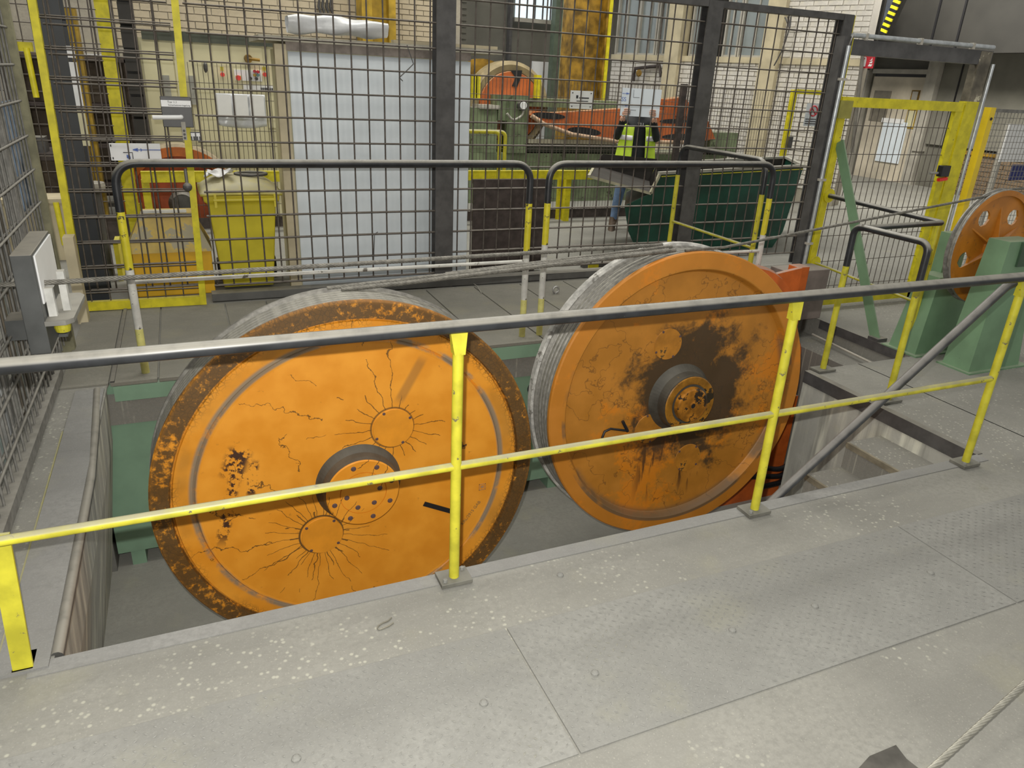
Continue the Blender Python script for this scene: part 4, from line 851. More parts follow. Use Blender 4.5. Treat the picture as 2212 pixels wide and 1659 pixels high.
# beige control cabinet with buttons
YC = 10.4
def cy(x, y, Y=YC): return onY(x, y, Y)
k0, k1 = cy(296, 80), cy(606, 92)
kc = thing('control_cabinet', ((k0.x+k1.x)/2, YC, 0), 'wide beige control cabinet with buttons at the back left', 'cabinet')
one('body', BEI, lambda b: b.box(k0.x, YC, 0, k1.x, YC+.5, k0.z), kc)
one('top_band', paint('dark_green_grey', (.07, .08, .06), .6), lambda b: b.box(k0.x+.05, YC-.04, k0.z-.02, k1.x, YC+.5, k0.z+.09), kc)
one('door_leaf', BEI, lambda b: b.box(cy(385, 200).x, YC-.02, .1, cy(572, 200).x, YC, k0.z-.04), kc)
one('door_leaf', BEI, lambda b: b.box(k0.x+.03, YC-.02, .1, cy(382, 200).x, YC, k0.z-.04), kc)
def kbox(name, m, x0, y0, x1, y1, d=.03, par=kc):
    p, q = cy(x0, y0), cy(x1, y1); return one(name, m, lambda b: b.box(p.x, YC-.02-d, q.z, q.x, YC-.02, p.z), par)
kbox('button_panel', WHT, 505, 150, 566, 176, .015)
def knob(x, y, m, r=.03): p = cy(x, y); one('button', m, lambda b: b.lathe([(0, -.06), (r, -.06), (r, -.0), (0, 0)], (p.x, YC-.03, p.z), (0, 1, 0), 12), kc)
kbox('stop_backing', YEL, 508, 163, 521, 173, .02)
knob(514, 168, RED, .03); knob(540, 169, BLACK, .018); knob(553, 170, BLACK, .018); knob(549, 154, REDS, .018); knob(549, 162, OCH, .018); knob(556, 155, REDS, .018); knob(556, 162, paint('teal_button', (.1, .2, .2)), .018)
for x in (479, 570): kbox('warning_sticker', YEL, x-4, 144, x+4, 153, .004); knob(x+1, 161, RED, .025)
p = cy(541, 127); one('rotary_handle', OCB, lambda b: (b.lathe([(0, -.08), (.045, -.08), (.05, 0), (0, 0)], (p.x-.03, YC-.03, p.z), (0, 1, 0), 14), b.tube([(p.x-.03, YC-.1, p.z), (p.x+.1, YC-.1, p.z-.01)], .018, 8)), kc)
kbox('label_strip', WHT, 525, 183, 600, 197, .012)
p_ = cy(582, 192)
one('strip_print', INK, lambda b: [b.box(p_.x-.11+.022*k, YC-.036, p_.z-.014, p_.x-.094+.022*k, YC-.033, p_.z+.012) for k in range(10)], kc, kind='stuff')
kbox('plan_sheet', BEI, 574, 204, 602, 276, .012)
kbox('door_pocket', paint('grey_pocket', (.34, .34, .30), .5), 350, 162, 372, 218, .04); kbox('door_pocket', paint('grey_pocket', (.34, .34, .30), .5), 406, 163, 428, 226, .04)
p = cy(443, 145); one('hanging_key', BLKD, lambda b: b.sphere((p.x, YC-.08, p.z), .04, 10, (.6, .6, 1.6)), kc)
ns = thing('paper_notice', onY(522, 270, 9.6), 'two white papers in a plastic sleeve on the back fence', 'notice')
p, q = onY(463, 201, 9.62), onY(577, 272, 9.62)
one('sleeve', paint('plastic_sleeve', (.55, .57, .60), .25, 0, .2, 6), lambda b: b.grid(lambda u, v: V3((p.x+(q.x-p.x)*u, 9.615+.02*math.sin(11*u+3*v)*v, p.z+(q.z-p.z)*v-.03*math.sin(3*u)*v)), 16, 10), ns, solid=.003)
for i in range(3): one('paper', WHT, lambda b: b.box(p.x+(q.x-p.x)*(.02+.33*i), 9.585, q.z+.14*(p.z-q.z)+.05, p.x+(q.x-p.x)*(.31+.33*i), 9.59, p.z-.01), ns)
# small dark framed chain pillar beside the cabinet
cl_ = thing('cable_ladder', (cy(279, 60).x, YC, 0), 'dark cable ladder left of the beige cabinet', 'cable ladder')
CLM = paint('cable_ladder', (.03, .028, .026), .6)
one('back_tray', CLM, lambda b: b.box(cy(279, 60).x-.09, YC+.02, 0, cy(279, 60).x+.07, YC+.05, 3.75), cl_)
for i in range(15): one('rung', CLM, lambda b: b.box(cy(279, 60).x-.09, YC-.1, .25*i, cy(279, 60).x+.07, YC+.02, .25*i+.22), cl_)
oc2 = thing('steel_column', onY(155, 400, 9.0).xy.to_3d(), 'ochre steel column far left behind the black column', 'column')
for a, c in ((143, 158), (160, 176)): one('flange', OCH, lambda b: b.box(onY(a, 100, 10.5).x, 10.4, 0, onY(c, 100, 10.5).x, 10.6, onY(a, 18, 10.5).z), oc2)
one('wall_box', WHT, lambda b: b.box(onY(186, 120, 12.8).x, 12.6, onY(190, 167, 12.8).z, onY(220, 120, 12.8).x, 12.99, onY(190, 116, 12.8).z), label='white box fixed to the brick wall at the far left', cat='box')
mf = thing('mesh_fence', (-1.2, 9.05, 0), 'brown wire mesh fence seen behind the door on the left', 'fence')
one('mesh_panel', WIRE, lambda b: wiremesh(b, -3.0, -.62, 9.05, .3, 3.0, .105, .155, .0055, .0055, False, .03), mf, kind='stuff')
one('frame', YELF, lambda b: (b.box(-1.62, 9.01, .0, -1.56, 9.09, 1.1), b.box(-3.0, 9.01, onY(40, 110, 9.05).z, onY(70, 100, 9.05).x, 9.09, onY(40, 90, 9.05).z)), mf)
one('frame', BRN, lambda b: b.box(-3.0, 9.01, .0, -.62, 9.09, .30), mf)
rk = thing('storage_rack', (-1.2, 11.6, 0), 'brown storage rack with shelves in front of the far left brick wall', 'rack')
for x in (-1.9, -.52): one('upright', BRN, lambda b: b.box(x-.03, 11.4, 0, x+.03, 11.8, 1.95), rk)
for z in (.3, .8, 1.3, 1.85): one('shelf', BRN, lambda b: b.box(-1.9, 11.4, z-.02, -.52, 11.8, z+.02), rk)
one('back_panel', paint('rack_brown', (.14, .11, .08), .8, 0, .4, 4), lambda b: b.box(-1.9, 11.8, .1, -.5, 11.82, 1.9), rk)
wbn = thing('work_bench', (-2.2, 9.6, 0), 'cluttered dark work bench behind the left mesh fence', 'bench')
one('bench_top', BRN, lambda b: b.box(-3.2, 9.3, .85, -1.0, 10.0, .92), wbn)
for x in (-3.1, -1.1): one('leg', BRN, lambda b: b.box(x-.04, 9.4, 0, x+.04, 9.9, .85), wbn)
one('shelf_panel', paint('bench_brown', (.16, .12, .08), .7, 0, .5, 5), lambda b: b.box(-3.2, 9.9, .3, -1.0, 9.98, .85), wbn)
random.seed(21)
for i in range(6):
    x = -2.9+.34*i; h_ = random.uniform(.12, .3); one('tool_box', random.choice([BRN, LGREY, OCB, WHTD, BLKD]), lambda b: b.box(x, 9.4, .92, x+.22, 9.65, .92+h_), label='%s box on the dark work bench, place %s from the left' % (('small', 'narrow', 'low', 'squat', 'plain', 'dusty')[i], ('one', 'two', 'three', 'four', 'five', 'six')[i]), cat='box', group='boxes on the work bench')
one('low_cabinet', CRM, lambda b: (b.box(-1.9, 8.35, 0, -.95, 8.7, .56), b.box(-1.92, 8.33, .56, -.93, 8.72, .60)), label='low cream cabinet left of the yellow door frame', cat='cabinet')
# dark chequered sheet standing behind the fence
p, q = onY(1022, 388, 6.95), onY(1166, 600, 6.95)
dp = thing('steel_sheet', ((p.x+q.x)/2, 6.95, 0), 'dark brown steel sheet standing between cabinet and green skip', 'steel sheet')
one('sheet', BRN, lambda b: b.box(p.x, 6.94, .03, q.x, 6.955, p.z), dp); one('fold', BRN, lambda b: b.box(p.x, 6.955, p.z-.04, q.x, 7.0, p.z), dp); one('foot', BRN, lambda b: b.box(p.x+.1, 6.9, 0, q.x-.1, 7.05, .03), dp)
# ---- green and orange stranding machine
YM = 11.2
def my(x, y, Y=YM): return onY(x, y, Y)
mc = thing('stranding_machine', (my(1250, 300).x, YM, 0), 'green machine with orange flyer wheel behind the fine fence', 'machine')
def mbox(name, m, x0, y0, x1, y1, d0=0., d1=.5, z0=None):
    p, q = my(x0, y0), my(x1, y1); return one(name, m, lambda b: b.box(p.x, YM+d0, q.z if z0 is None else z0, q.x, YM+d1, p.z), mc)
mbox('base_block', MGRN, 1015, 330, 1560, 400, .0, .9, 0.); mbox('column', MGRN, 1020, 232, 1072, 330, .0, .6); mbox('column', MGRN, 1098, 215, 1135, 330, -.05, .6)
mbox('saddle', MGRN, 1075, 205, 1140, 262, .0, .4); mbox('long_beam', MGRN, 1140, 212, 1345, 238, .2, .5); mbox('pad', LGREY, 1035, 226, 1078, 236, -.03, .3)
mbox('trough', paint('dark_trough', (.04, .045, .03), .7), 1140, 312, 1345, 330, .0, .6); mbox('trough_rail', paint('pale_rail', (.5, .47, .36), .6), 1140, 300, 1330, 312, -.02, .05)
wc = my(1103, 232, YM+.3); WRR = my(1103, 148, YM+.3).z-wc.z
one('flyer_wheel', ORB, lambda b: b.lathe([(0, 0), (WRR*.92, 0), (WRR*.95, .05), (0, .05)], (wc.x, YM+.3, wc.z), (0, 1, 0), 48), mc)
one('wheel_tread', paint('worn_tread', (.30, .24, .13), .7), lambda b: b.lathe([(WRR*.95, .02), (WRR*1.10, .0), (WRR*1.2, .06), (WRR*1.2, .30), (WRR*.95, .32)], (wc.x, YM+.3, wc.z), (0, 1, 0), 56, True), mc)
one('wheel_slot', BLACK, lambda b: (b.bar(my(1112, 160, YM+.28), my(1112, 186, YM+.28), .005, .11, (0, 0, 1)) if 0 else b.prism([my(1103, 152, YM+.29), my(1128, 152, YM+.29), my(1126, 166, YM+.29), my(1117, 188, YM+.29), my(1106, 186, YM+.29), my(1114, 168, YM+.29)], (0, .015, 0))), mc)
for x in (1030, 1037, 1168): mbox('wheel_guard', YELF, x-3, 162, x+5, 213, .1, .2)
rw = one('rear_wheel', OCB, lambda b: b.lathe([(.35, 0), (.62, 0), (.62, .1), (.35, .1)], my(1040, 215, YM+.9), (0, 1, 0), 40, True), mc)
gg = my(1131, 228, YM-.15); g1 = one('gauge', BLKD, lambda b: b.lathe([(0, 0), (.075, 0), (.08, .08), (0, .08)], gg, (0, 1, 0), 20), mc); one('gauge_face', WHT, lambda b: b.lathe([(0, -.004), (.055, -.004), (.058, 0)], gg, (0, 1, 0), 20), g1)
one('hose', paint('pale_hose', (.4, .4, .34), .6), lambda b: b.tube(fillet([my(1131, 238, YM-.12), my(1128, 250, YM-.12), my(1108, 262, YM-.12), my(1095, 245, YM-.12)], .1), .02, 6), mc)
bow = [(1145, 248), (1150, 240), (1200, 244), (1345, 235), (1440, 240), (1440, 215), (1478, 210), (1500, 235), (1530, 262), (1545, 300), (1500, 308), (1330, 306), (1230, 290), (1170, 268)]
one('flyer_bow', ORB, lambda b: b.prism([my(x, y, YM-.15) for x, y in bow], (0, .25, 0)), mc)
one('bow_edge', paint('pale_wood_edge', (.52, .36, .24), .6), lambda b: b.tube([my(x, y, YM-.17) for x, y in ((1148, 250), (1175, 268), (1235, 290), (1330, 305), (1500, 308))], .035, 6), mc)
for e in ((1185, 250, 36, 7, -.08), (1262, 284, 36, 9, -.1), (1470, 296, 40, 7, 0), (1455, 262, 30, 5, 0)):
    one('opening_plate', BLACK, lambda b: b.prism([my(e[0]+e[2]*math.cos(a), e[1]+e[3]*math.sin(a)-e[2]*math.cos(a)*e[4], YM-.155) for a in [2*pi*k/20 for k in range(20)]], (0, .01, 0)), mc)  # flat black plates paint the shade of the bow's openings
mbox('roller', ORB, 1450, 222, 1500, 250, -.2, .1); mbox('end_frame', MGRN, 1530, 285, 1580, 330, -.1, .4)
kb, p, q = plate('white_sign', 1233, 195, 1278, 236, 9.64, WHT, 'small white notice plate screwed to the fine mesh fence', 'sign')
one('print', INK, lambda b: (b.box(p.x+.09, 9.634, p.z-.10, p.x+.12, 9.637, p.z-.06), b.box(p.x+.14, 9.634, p.z-.10, q.x-.06, 9.637, p.z-.085), b.box(p.x+.1, 9.634, p.z-.14, q.x-.07, 9.637, p.z-.13)), kb)
for sx, sz in ((.03, -.03), (.03, .03), (-.03, -.03), (-.03, .03)):
    cx = (p.x if sx > 0 else q.x)+sx; cz = (p.z if sz < 0 else q.z)+sz; one('screw', BLACK, lambda b: b.lathe([(0, -.006), (.008, -.006), (.008, 0)], (cx, 9.636, cz), (0, 1, 0), 8), kb)
ps_, p, q = plate('prohibition_sign', 1744, 223, 1768, 273, 9.64, paint('pale_sign', (.6, .65, .68), .5), 'pale sign with crossed red circle behind the fence end', 'sign')
pc = onY(1758, 240, 9.63); rr = .075
one('red_ring', REDS, lambda b: (b.tube([(pc.x+rr*math.cos(a), 9.632, pc.z+rr*math.sin(a)) for a in [2*pi*k/24 for k in range(24)]], .010, 6, False, True), b.tube([(pc.x-rr*.7, 9.632, pc.z+rr*.7), (pc.x+rr*.7, 9.632, pc.z-rr*.7)], .009, 6)), ps_)
one('print', INK, lambda b: [b.box(p.x+.02, 9.633, q.z+.03+.035*i, q.x-.03, 9.637, q.z+.043+.035*i) for i in range(3)], ps_)
# fire extinguisher sign on the white wall
fs0, fs1 = onW(1862, 118, .02), onW(1888, 148, .02)
fsg = thing('fire_sign', (fs0+fs1)/2, 'red fire extinguisher sign on the white brick wall', 'sign')
sa, sb = (fs0-W0).dot(WD), (fs1-W0).dot(WD); s_0, s_1 = min(sa, sb), max(sa, sb)
sgm = (s_0+s_1)/2; hh = (s_1-s_0)/2; zc_ = (fs0.z+fs1.z)/2; hz_ = abs(fs0.z-fs1.z)/2; hh = hz_*1.0
one('plate', REDS, lambda b: wbox(b, sgm-hh, sgm+hh, zc_-hz_, zc_+hz_, .02, .03), fsg)
one('bottle_symbol', WHT, lambda b: (wbox(b, sgm+hh*.25, sgm+hh*.6, zc_-hz_*.75, zc_+hz_*.3, .03, .034), wbox(b, sgm+hh*.3, sgm+hh*.5, zc_+hz_*.3, zc_+hz_*.6, .03, .034), wbox(b, sgm+hh*.4, sgm+hh*.75, zc_+hz_*.5, zc_+hz_*.7, .03, .034)), fsg)
one('flame_symbol', WHT, lambda b: [b.prism([W0+WD*(sgm-hh*u)+WN*.03+V3((0, 0, zc_+hz_*v)) for u, v in pl], WN*.004) for pl in (((.15, -.7), (.7, -.7), (.8, -.3), (.6, -.45), (.35, -.3)), ((.2, -.2), (.7, -.25), (.75, .1), (.5, 0)), ((.25, .1), (.65, .15), (.6, .6), (.5, .3)))], fsg)
# ================================================================== GREEN SKIP
def sy(x, y, Y=7.35): return onY(x, y, Y)
sk = thing('tipping_skip', (5.9, 7.9, 0), 'dark green tipping skip with open chute behind the fence', 'skip')
side = [(1735, 360), (1690, 500), (1655, 553), (1385, 560), (1358, 500), (1350, 445), (1405, 418), (1425, 376)]
SD = onZ(1292, 345, onY(1272, 381, 7.35).z)-onY(1272, 381, 7.35); SD = SD*(1.0/SD.y)
one('side_panel', SKIP, lambda b: b.prism([sy(*q) for q in side], (0, .012, 0)), sk)
one('side_panel', SKIP, lambda b: b.prism([sy(*q)+SD for q in side], (0, .012, 0)), sk)
def strip_(b, idx):
    for i in idx:
        a, c = sy(*side[i]), sy(*side[(i+1) % len(side)]); o = SD; b.add([a, c, c+o, a+o], [(0, 1, 2, 3)])
one('shell', SKIP, lambda b: strip_(b, (0, 1, 2, 3, 4, 5)), sk, solid=.01)
lipA, lipB = sy(1405, 418), sy(1272, 381); lb_ = sy(1292, 346)
SKI = paint('skip_inside', (.035, .03, .026), .7, 0, .3, 5)
one('chute', SKI, lambda b: (b.add([lipA, lipB, lipB+SD, lipA+SD], [(0, 1, 2, 3)])), sk, solid=.012)
one('chute_side', SKI, lambda b: (b.prism([lipA+SD, lipB+SD, lipB+(SD+V3((.1, 0, .14))), sy(1425, 376)+(SD+V3((0, 0, .06)))], (0, .012, 0))), sk)
one('chute_lip', paint('pale_lip', (.44, .42, .30), .6, 0, .3, 10), lambda b: (b.bar(lipA, lipB, .03, .03), b.bar(lipA, sy(1425, 376), .03, .03), b.bar(lipB, lipB+SD, .03, .03)), sk)
RIMP = paint('skip_rim_grey', (.38, .37, .32), .6, 0, .2, 6)
one('rim_bar', RIMP, lambda b: b.bar(sy(1423, 374), sy(1735, 358), .05, .03), sk); one('rim_bar', RIMP, lambda b: b.bar(sy(1423, 374)+SD, sy(1735, 358)+SD, .05, .03), sk); one('rim_bar', RIMP, lambda b: b.bar(sy(1735, 358), sy(1735, 358)+SD, .05, .03), sk)
one('rim_stripe', YEL, lambda b: b.bar(sy(1428, 381)-V3((0, .008, 0)), sy(1733, 365)-V3((0, .008, 0)), .012, .012), sk)
one('inner_lining', SKI, lambda b: b.add([sy(1425, 380)+V3((0, .03, 0)), sy(1730, 364)+V3((0, .03, 0)), sy(1730, 364)+SD*.97, sy(1425, 380)+SD*.97], [(0, 1, 2, 3)]) if 0 else b.prism([sy(*q)+SD*.98 for q in side], (0, .01, 0)), sk)
one('under_frame', BLKD, lambda b: (b.bar(V3((5.15, 7.45, .1)), V3((6.5, 7.45, .1)), .1, .12), b.bar(V3((5.15, 7.45, .1))+SD*.8, V3((6.5, 7.45, .1))+SD*.8, .1, .12)), sk)
for x in (5.2, 6.4):
    for y in (7.5, 7.95): one('castor', BLACK, lambda b: b.lathe([(0, -.03), (.06, -.03), (.065, 0), (.06, .03), (0, .03)], V3((x, 7.47, .065))+(SD*.75 if y > 7.6 else V3((0, 0, 0))), (0, 1, 0), 14), sk)
# small yellow tray on the floor between the fence and the skip
tr = onZ(1290, 585)
ty = thing('floor_tray', tr, 'small yellow edged steel tray on the floor left of the skip', 'tray')
one('tray_body', BLKD, lambda b: b.box(tr.x-.1, 6.75, .0, tr.x+.3, 6.95, .08), ty); one('yellow_edge', YELF, lambda b: b.box(tr.x-.12, 6.73, .0, tr.x+.0, 6.75, .09), ty)
# ================================================================== GATE AND RIGHT FENCE
YGt = 4.95
gt = thing('mesh_gate', (5.85, YGt, 0), 'yellow framed mesh gate at the right behind the gearbox', 'gate')
GX0, GX1 = 5.12, 6.56
one('frame_stile', YELF, lambda b: b.box(GX0, YGt-.02, .04, GX0+.075, YGt+.02, 1.87), gt)
one('frame_stile', YELF, lambda b: b.box(GX1-.04, YGt-.02, .04, GX1+.045, YGt+.02, 1.87), gt)
one('top_rail', YELF, lambda b: b.box(GX0, YGt-.022, 1.79, GX1+.045, YGt+.022, 1.87), gt)
one('bottom_rail', YELF, lambda b: b.box(GX0, YGt-.02, .04, GX1+.0, YGt+.02, .12), gt)
one('mesh_panel', WIRE, lambda b: wiremesh(b, GX0+.08, GX1-.04, YGt, .12, 1.79, .072, .2375, .0035, .0035, False, .03, .10), gt, kind='stuff')
lz = onY(2027, 368, YGt); lo = one('lock', BLACK, lambda b: b.box(lz.x-.045, YGt-.075, lz.z-.05, lz.x+.065, YGt-.02, lz.z+.05), gt, bevel=.005)
one('red_handle', RED, lambda b: b.bar((lz.x-.06, YGt-.07, lz.z-.078), (lz.x+.045, YGt-.07, lz.z-.066), .03, .026), lo); one('latch_bolt', STL, lambda b: b.tube([(lz.x-.16, YGt-.04, lz.z-.02), (lz.x-.05, YGt-.04, lz.z-.02)], .012, 8), lo)
one('hinge_bracket', paint('olive_hinge', (.30, .28, .06), .6), lambda b: b.box(GX0-.05, YGt-.06, 1.70, GX0+.09, YGt-.02, 1.84), gt)
gf = thing('gate_frame', (5.9, YGt+.02, 0), 'dark steel portal frame with conduits around the yellow gate', 'frame')
one('left_post', BLKD, lambda b: b.box(5.0, YGt-.03, 0, 5.09, YGt+.06, 2.32), gf)
one('right_post', YELF, lambda b: (b.box(6.62, YGt-.03, 0, 6.79, YGt-.015, 1.88), b.box(6.69, YGt-.015, 0, 6.71, YGt+.1, 1.88)), gf)
one('right_post_top', paint('scuffed_post', (.18, .16, .12), .7, 0, .6, 5, ((.6, .56, .42), 6, .58)), lambda b: (b.box(6.64, YGt-.03, 1.88, 6.79, YGt-.015, 2.30), b.box(6.70, YGt-.015, 1.88, 6.715, YGt+.1, 2.30)), gf)
one('lintel', BLKD, lambda b: b.box(5.004, YGt-.027, 2.19, 6.80, YGt+.057, 2.305), gf)
one('edge_stripe', YELF, lambda b: b.box(5.09, YGt-.032, .3, 5.096, YGt-.02, 2.32), gf)
one('conduit', GALV, lambda b: b.tube([(5.08, YGt-.03, 2.33), (6.78, YGt-.03, 2.335)], .019, 10), gf)
one('conduit', GALV, lambda b: b.tube([(5.03, YGt-.055, .42), (5.035, YGt-.055, 2.24), (5.035, YGt-.055, 2.25)], .017, 10), gf)
one('conduit', GALV, lambda b: b.tube([(6.82, YGt-.04, .2), (6.82, YGt-.04, 2.2)], .016, 10), gf)
one('flex_cable', BLKD, lambda b: b.tube([(5.035, YGt-.055, 2.25), (5.06, YGt-.05, 2.31), (5.09, YGt-.03, 2.33)], .008, 6), gf)
for i, (x, z) in enumerate(((5.22, 2.33), (5.85, 2.333), (6.5, 2.335))): one('clip', LGREY, lambda b: b.box(x-.012, YGt-.052, z-.03, x+.012, YGt-.01, z+.022), gf)
for z in (1.2, .65, 2.0): one('clip', LGREY, lambda b: b.box(5.012, YGt-.075, z-.01, 5.07, YGt-.03, z+.01), gf)
yp = onY(2141, 232, YGt)
rf = thing('mesh_fence', (7.4, YGt, 0), 'fine mesh fence with bright yellow post right of the gate', 'fence')
one('post', paint('bright_yellow_post', (.80, .58, .02), .4, 0, .1, 6), lambda b: b.box(yp.x-.035, YGt-.03, 0, yp.x+.035, YGt+.04, yp.z), rf)
one('bolt', INK, lambda b: b.lathe([(0, -.006), (.014, -.006), (.014, 0)], (yp.x, YGt-.03, yp.z-.10), (0, 1, 0), 10), rf)
one('mesh_panel', WIREG, lambda b: wiremesh(b, yp.x+.04, 9.0, YGt+.02, .1, yp.z-.02, .05, .055, .0025, .0025, False), rf, kind='stuff')
one('top_rail', WIREG, lambda b: b.box(yp.x+.03, YGt, yp.z-.04, 9.0, YGt+.03, yp.z-.01), rf)
bd = thing('notice_board', onY(2195, 420, 7.5).xy.to_3d(), 'white board on a post behind the right mesh fence', 'board')
p, q = onY(2182, 268, 7.5), onY(2300, 350, 7.5)
one('board', WHT, lambda b: b.box(p.x, 7.5, q.z, q.x, 7.52, p.z), bd); one('post', LGREY, lambda b: b.box(p.x+.02, 7.52, 0, p.x+.08, 7.58, p.z), bd)
p, q = onY(2182, 356, 7.5), onY(2300, 388, 7.5); one('blue_panel', paint('dark_blue_panel', (.02, .03, .16), .5), lambda b: b.box(p.x+.08, 7.5, q.z, q.x, 7.52, p.z), bd)
# ================================================================== PERSON
PC = V3((5.60, 8.76, 0)); PFw = V3((-.537, -.844, 0)); PRt = V3((.844, -.537, 0))
def pp(r, f, z): return PC + PRt*r + PFw*f + V3((0, 0, z))
pe_ = thing('person', PC, 'person in hi-vis vest, jeans and boots holding a sheet before the face', 'person')
SKIN = paint('skin', (.62, .36, .26), .5, 0, .08, 8); JEAN = paint('blue_jeans', (.16, .25, .42), .8, 0, .3, 10); JACK = paint('black_jacket', (.015, .018, .022), .7, 0, .4, 6)
HAIR = paint('dark_hair', (.05, .035, .025), .7); BOOT = paint('brown_boot', (.11, .075, .05), .7, 0, .3, 14)
def skinned(name, pts, edges, rad, m, parent, root=0, sub=2):
    me = bpy.data.meshes.new(name); me.from_pydata([V3(p)-PC for p in pts], edges, [])
    o = bpy.data.objects.new(name, me); COL.objects.link(o)
    k = o.modifiers.new('skin', 'SKIN'); k.use_smooth_shade = True
    for i, r in enumerate(rad):
        v = me.skin_vertices[0].data[i]; v.radius = r if hasattr(r, '__len__') else (r, r); v.use_root = (i == root)
    k2 = o.modifiers.new('sub', 'SUBSURF'); k2.levels = sub; k2.render_levels = sub
    dg = bpy.context.evaluated_depsgraph_get(); ev = o.evaluated_get(dg); m2 = bpy.data.meshes.new_from_object(ev); bpy.data.objects.remove(o)
    o = bpy.data.objects.new(name, m2); COL.objects.link(o); place(o, PC, parent)
    m2.materials.clear()
    for x in (m if isinstance(m, list) else [m]): m2.materials.append(x)
    return o
pts = [pp(0, 0, .96), pp(0, .0, 1.12), pp(0, .01, 1.30), pp(0, .0, 1.44), pp(0, .02, 1.52), pp(0, .05, 1.60), pp(0, .05, 1.72),
       pp(-.18, 0, 1.43), pp(-.275, .05, 1.20), pp(-.21, .26, 1.40), pp(-.205, .335, 1.50),
       pp(.18, 0, 1.43), pp(.265, .05, 1.20), pp(.20, .26, 1.40), pp(.195, .335, 1.50),
       pp(-.10, 0, .88), pp(-.16, .03, .50), pp(-.205, .0, .10), pp(-.215, .14, .05),
       pp(.10, 0, .88), pp(.11, .03, .50), pp(.12, .0, .10), pp(.13, .14, .05)]
ed = [(0, 1), (1, 2), (2, 3), (3, 4), (4, 5), (5, 6), (3, 7), (7, 8), (8, 9), (9, 10), (3, 11), (11, 12), (12, 13), (13, 14), (0, 15), (15, 16), (16, 17), (17, 18), (0, 19), (19, 20), (20, 21), (21, 22)]
rad = [.15, .145, .16, .13, .06, .085, .085, .075, .058, .045, .032, .075, .058, .045, .032, .105, .075, .055, .045, .105, .075, .055, .045]
body = skinned('body', pts, ed, rad, [JACK, JEAN, SKIN, BOOT], pe_)
for pl in body.data.polygons:
    c_ = pl.center; f_ = c_.dot(PFw)
    pl.material_index = 3 if c_.z < .14 else (1 if c_.z < .93 else (2 if (c_.z > 1.53 or (f_ > .30 and c_.z > 1.44)) else 0)); pl.use_smooth = True
one('hair', HAIR, lambda b: b.sphere(pp(0, .02, 1.715), .105, 14, (1, 1.05, .95)), pe_)
one('face_features', SKIN, lambda b: (b.sphere(pp(0, .145, 1.655), .018, 8, (1, 1, 1.4)), b.sphere(pp(-.095, .04, 1.66), .024, 8, (.6, 1, 1.3)), b.sphere(pp(.095, .04, 1.66), .024, 8, (.6, 1, 1.3))), pe_)
for s_ in (-1, 1):
    one('eye', flat('eye_white', (.7, .7, .68)), lambda b: b.sphere(pp(.034*s_, .127, 1.68), .013, 8), pe_)
one('mouth', flat('lip', (.45, .16, .14)), lambda b: b.sphere(pp(0, .128, 1.61), .02, 8, (1.2, .6, .35)), pe_)
for s_ in (-1, 1):
    hx = .198*s_
    def hand(b):
        b.sphere(pp(hx, .36, 1.535), .038, 10, (1, .8, 1.25))
        for k in range(4):
            z = 1.515+.022*k; L_ = (.05, .062, .066, .058)[k]
            b.tube([pp(hx, .375, z), pp(hx-.012*s_, .402, z+.005), pp(hx-(.012+L_*.55)*s_, .407, z+.008), pp(hx-(.012+L_)*s_, .402, z+.008)], [.0095, .0095, .0085, .007], 7)
        b.tube([pp(hx, .35, 1.525), pp(hx-.025*s_, .372, 1.56), pp(hx-.05*s_, .376, 1.575)], [.011, .010, .008], 7)
    one('hand', SKIN, hand, pe_)
HIV = paint('hi_vis_yellow', (.62, .88, .06), .6, 0, .15, 7)
def vest(a0, a1):
    def f(b):
        def g(u, v):
            a = a0+(a1-a0)*u; z = .93+.53*v; rx = .262-.055*v+.012*math.sin(7*a+3*v); ry = .19-.025*v
            if v > .8: rx *= 1-.35*(v-.8)/.2; ry *= 1-.4*(v-.8)/.2
            return pp(rx*math.cos(a), ry*math.sin(a)+.005, z)
        b.grid(g, 18, 16)
    return f
one('vest_panel', HIV, vest(pi*.56, pi*.98), pe_, solid=.006); one('vest_panel', HIV, vest(pi*.06, pi*.34), pe_, solid=.006); one('vest_back', HIV, vest(pi*1.02, pi*1.98), pe_, solid=.006)
RFL = paint('reflective_strip', (.93, .93, .95), .25, .0, .03, 8)
def band(a0, a1, z0, z1):
    return lambda b: b.grid(lambda u, v: pp((.25)*math.cos(a0+(a1-a0)*u), .192*math.sin(a0+(a1-a0)*u)+.005, z0+(z1-z0)*v), 14, 2)
one('reflective_band', RFL, band(pi*.57, pi*.98, 1.20, 1.26), pe_, solid=.004); one('reflective_band', RFL, band(pi*.06, pi*.335, 1.20, 1.26), pe_, solid=.004)
text('chest_logo', 'TU', pp(.03, .19, 1.40), .06, WHT, tuple(PRt), (0, 0, 1), pe_)
for r0, r1 in ((-.215, 0), (.13, 0)):
    one('boot', BOOT, lambda b: b.grid(lambda u, v: pp(r0+.048*math.sin(pi*v)*math.cos(2*pi*u) if 0 else r0+(.05-.006*v)*math.cos(2*pi*u), (.055+.105*(1-v)**1.5)*math.sin(2*pi*u)+.06*(1-v)**1.5, .0+.17*v), 16, 6), pe_)
HC = pp(0, .385, 1.67)
hs = thing('pale_sheet', HC-V3((0, 0, .17)), 'pale blue printed sheet held up by the person in hi-vis', 'sheet')
one('sheet', BLUEW, lambda b: b.obox(HC, PRt*.245, PFw*.002, V3((0, 0, .165))), hs)
def ln(b, a, c, r=.003): b.tube([HC+PRt*a[0]+PFw*.004+V3((0, 0, a[1])), HC+PRt*c[0]+PFw*.004+V3((0, 0, c[1]))], r, 4)
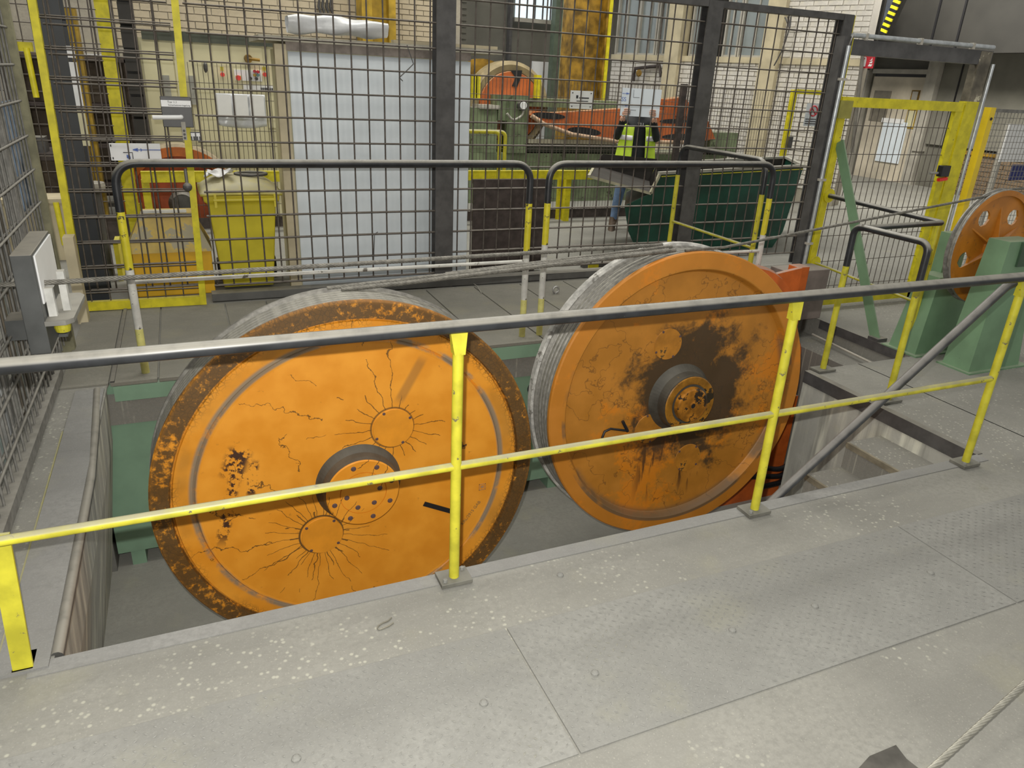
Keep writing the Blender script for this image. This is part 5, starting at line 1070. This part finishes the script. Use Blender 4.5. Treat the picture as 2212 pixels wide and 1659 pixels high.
one('arrow_print', BINK, lambda b: [(ln(b, (-.24, z), (-.19, z), .003), b.prism([HC+PRt*-.19+PFw*.003+V3((0, 0, z+.012)), HC+PRt*-.14+PFw*.003+V3((0, 0, z)), HC+PRt*-.19+PFw*.003+V3((0, 0, z-.012))], PFw*.002)) for z in (.10, -.04)], hs)
one('frame_print', INK, lambda b: (ln(b, (-.10, .15), (-.10, .06), .002), ln(b, (-.10, .06), (-.02, .06), .002), ln(b, (-.12, -.09), (-.05, -.09), .002), ln(b, (-.12, -.09), (-.12, -.15), .002)), hs)
text('sheet_text', 'SS', HC+PRt*-.215+PFw*.003+V3((0, 0, .03)), .07, BINK, tuple(PRt), (0, 0, 1), hs)
# ================================================================== SMALL THINGS ON THE FLOOR
hk = [onZ(x, y, .004) for x, y in ((846, 1334), (838, 1341), (826, 1346), (817, 1352), (815, 1357), (818, 1360), (826, 1358), (840, 1352), (850, 1345))]
one('wire_hook', paint('hook_wire', (.22, .21, .17), .5, .3), lambda b: b.tube(hk, .003, 6), label='small bent wire hook lying on the concrete before the left wheel', cat='wire')
ey = onZ(1200, 637)
eb = thing('lifting_eye', ey, 'small steel lifting eye on the platform between the wheels', 'ring')
one('ring', STL, lambda b: b.tube([(ey.x+.03*math.cos(a), ey.y, .05+.03*math.sin(a)) for a in [2*pi*k/20 for k in range(20)]], .009, 8, False, True), eb); one('shank', STL, lambda b: b.tube([(ey.x, ey.y, .008), (ey.x, ey.y, .025)], .014, 8), eb)
fw_ = [onZ(x, y, .02) for x, y in ((1017, 609), (1030, 617), (1038, 630), (1040, 633))]
one('loose_wire', LGREY, lambda b: b.tube(fw_, .003, 5), label='short loose wire on the platform behind the left wheel', cat='wire')
dh = [onZ(x, y, .002) for x, y in ((1850, 1665), (1878, 1634), (1935, 1610), (1958, 1640), (1990, 1665))]
one('floor_patch', paint('painted_recess', (.085, .08, .07), .9, 0, .4, 8), lambda b: b.prism(dh, (0, 0, .002)), label='flat dark patch standing in for a floor recess at the lower right edge', cat='patch')  # flat patch coloured dark in place of the shade in a recess
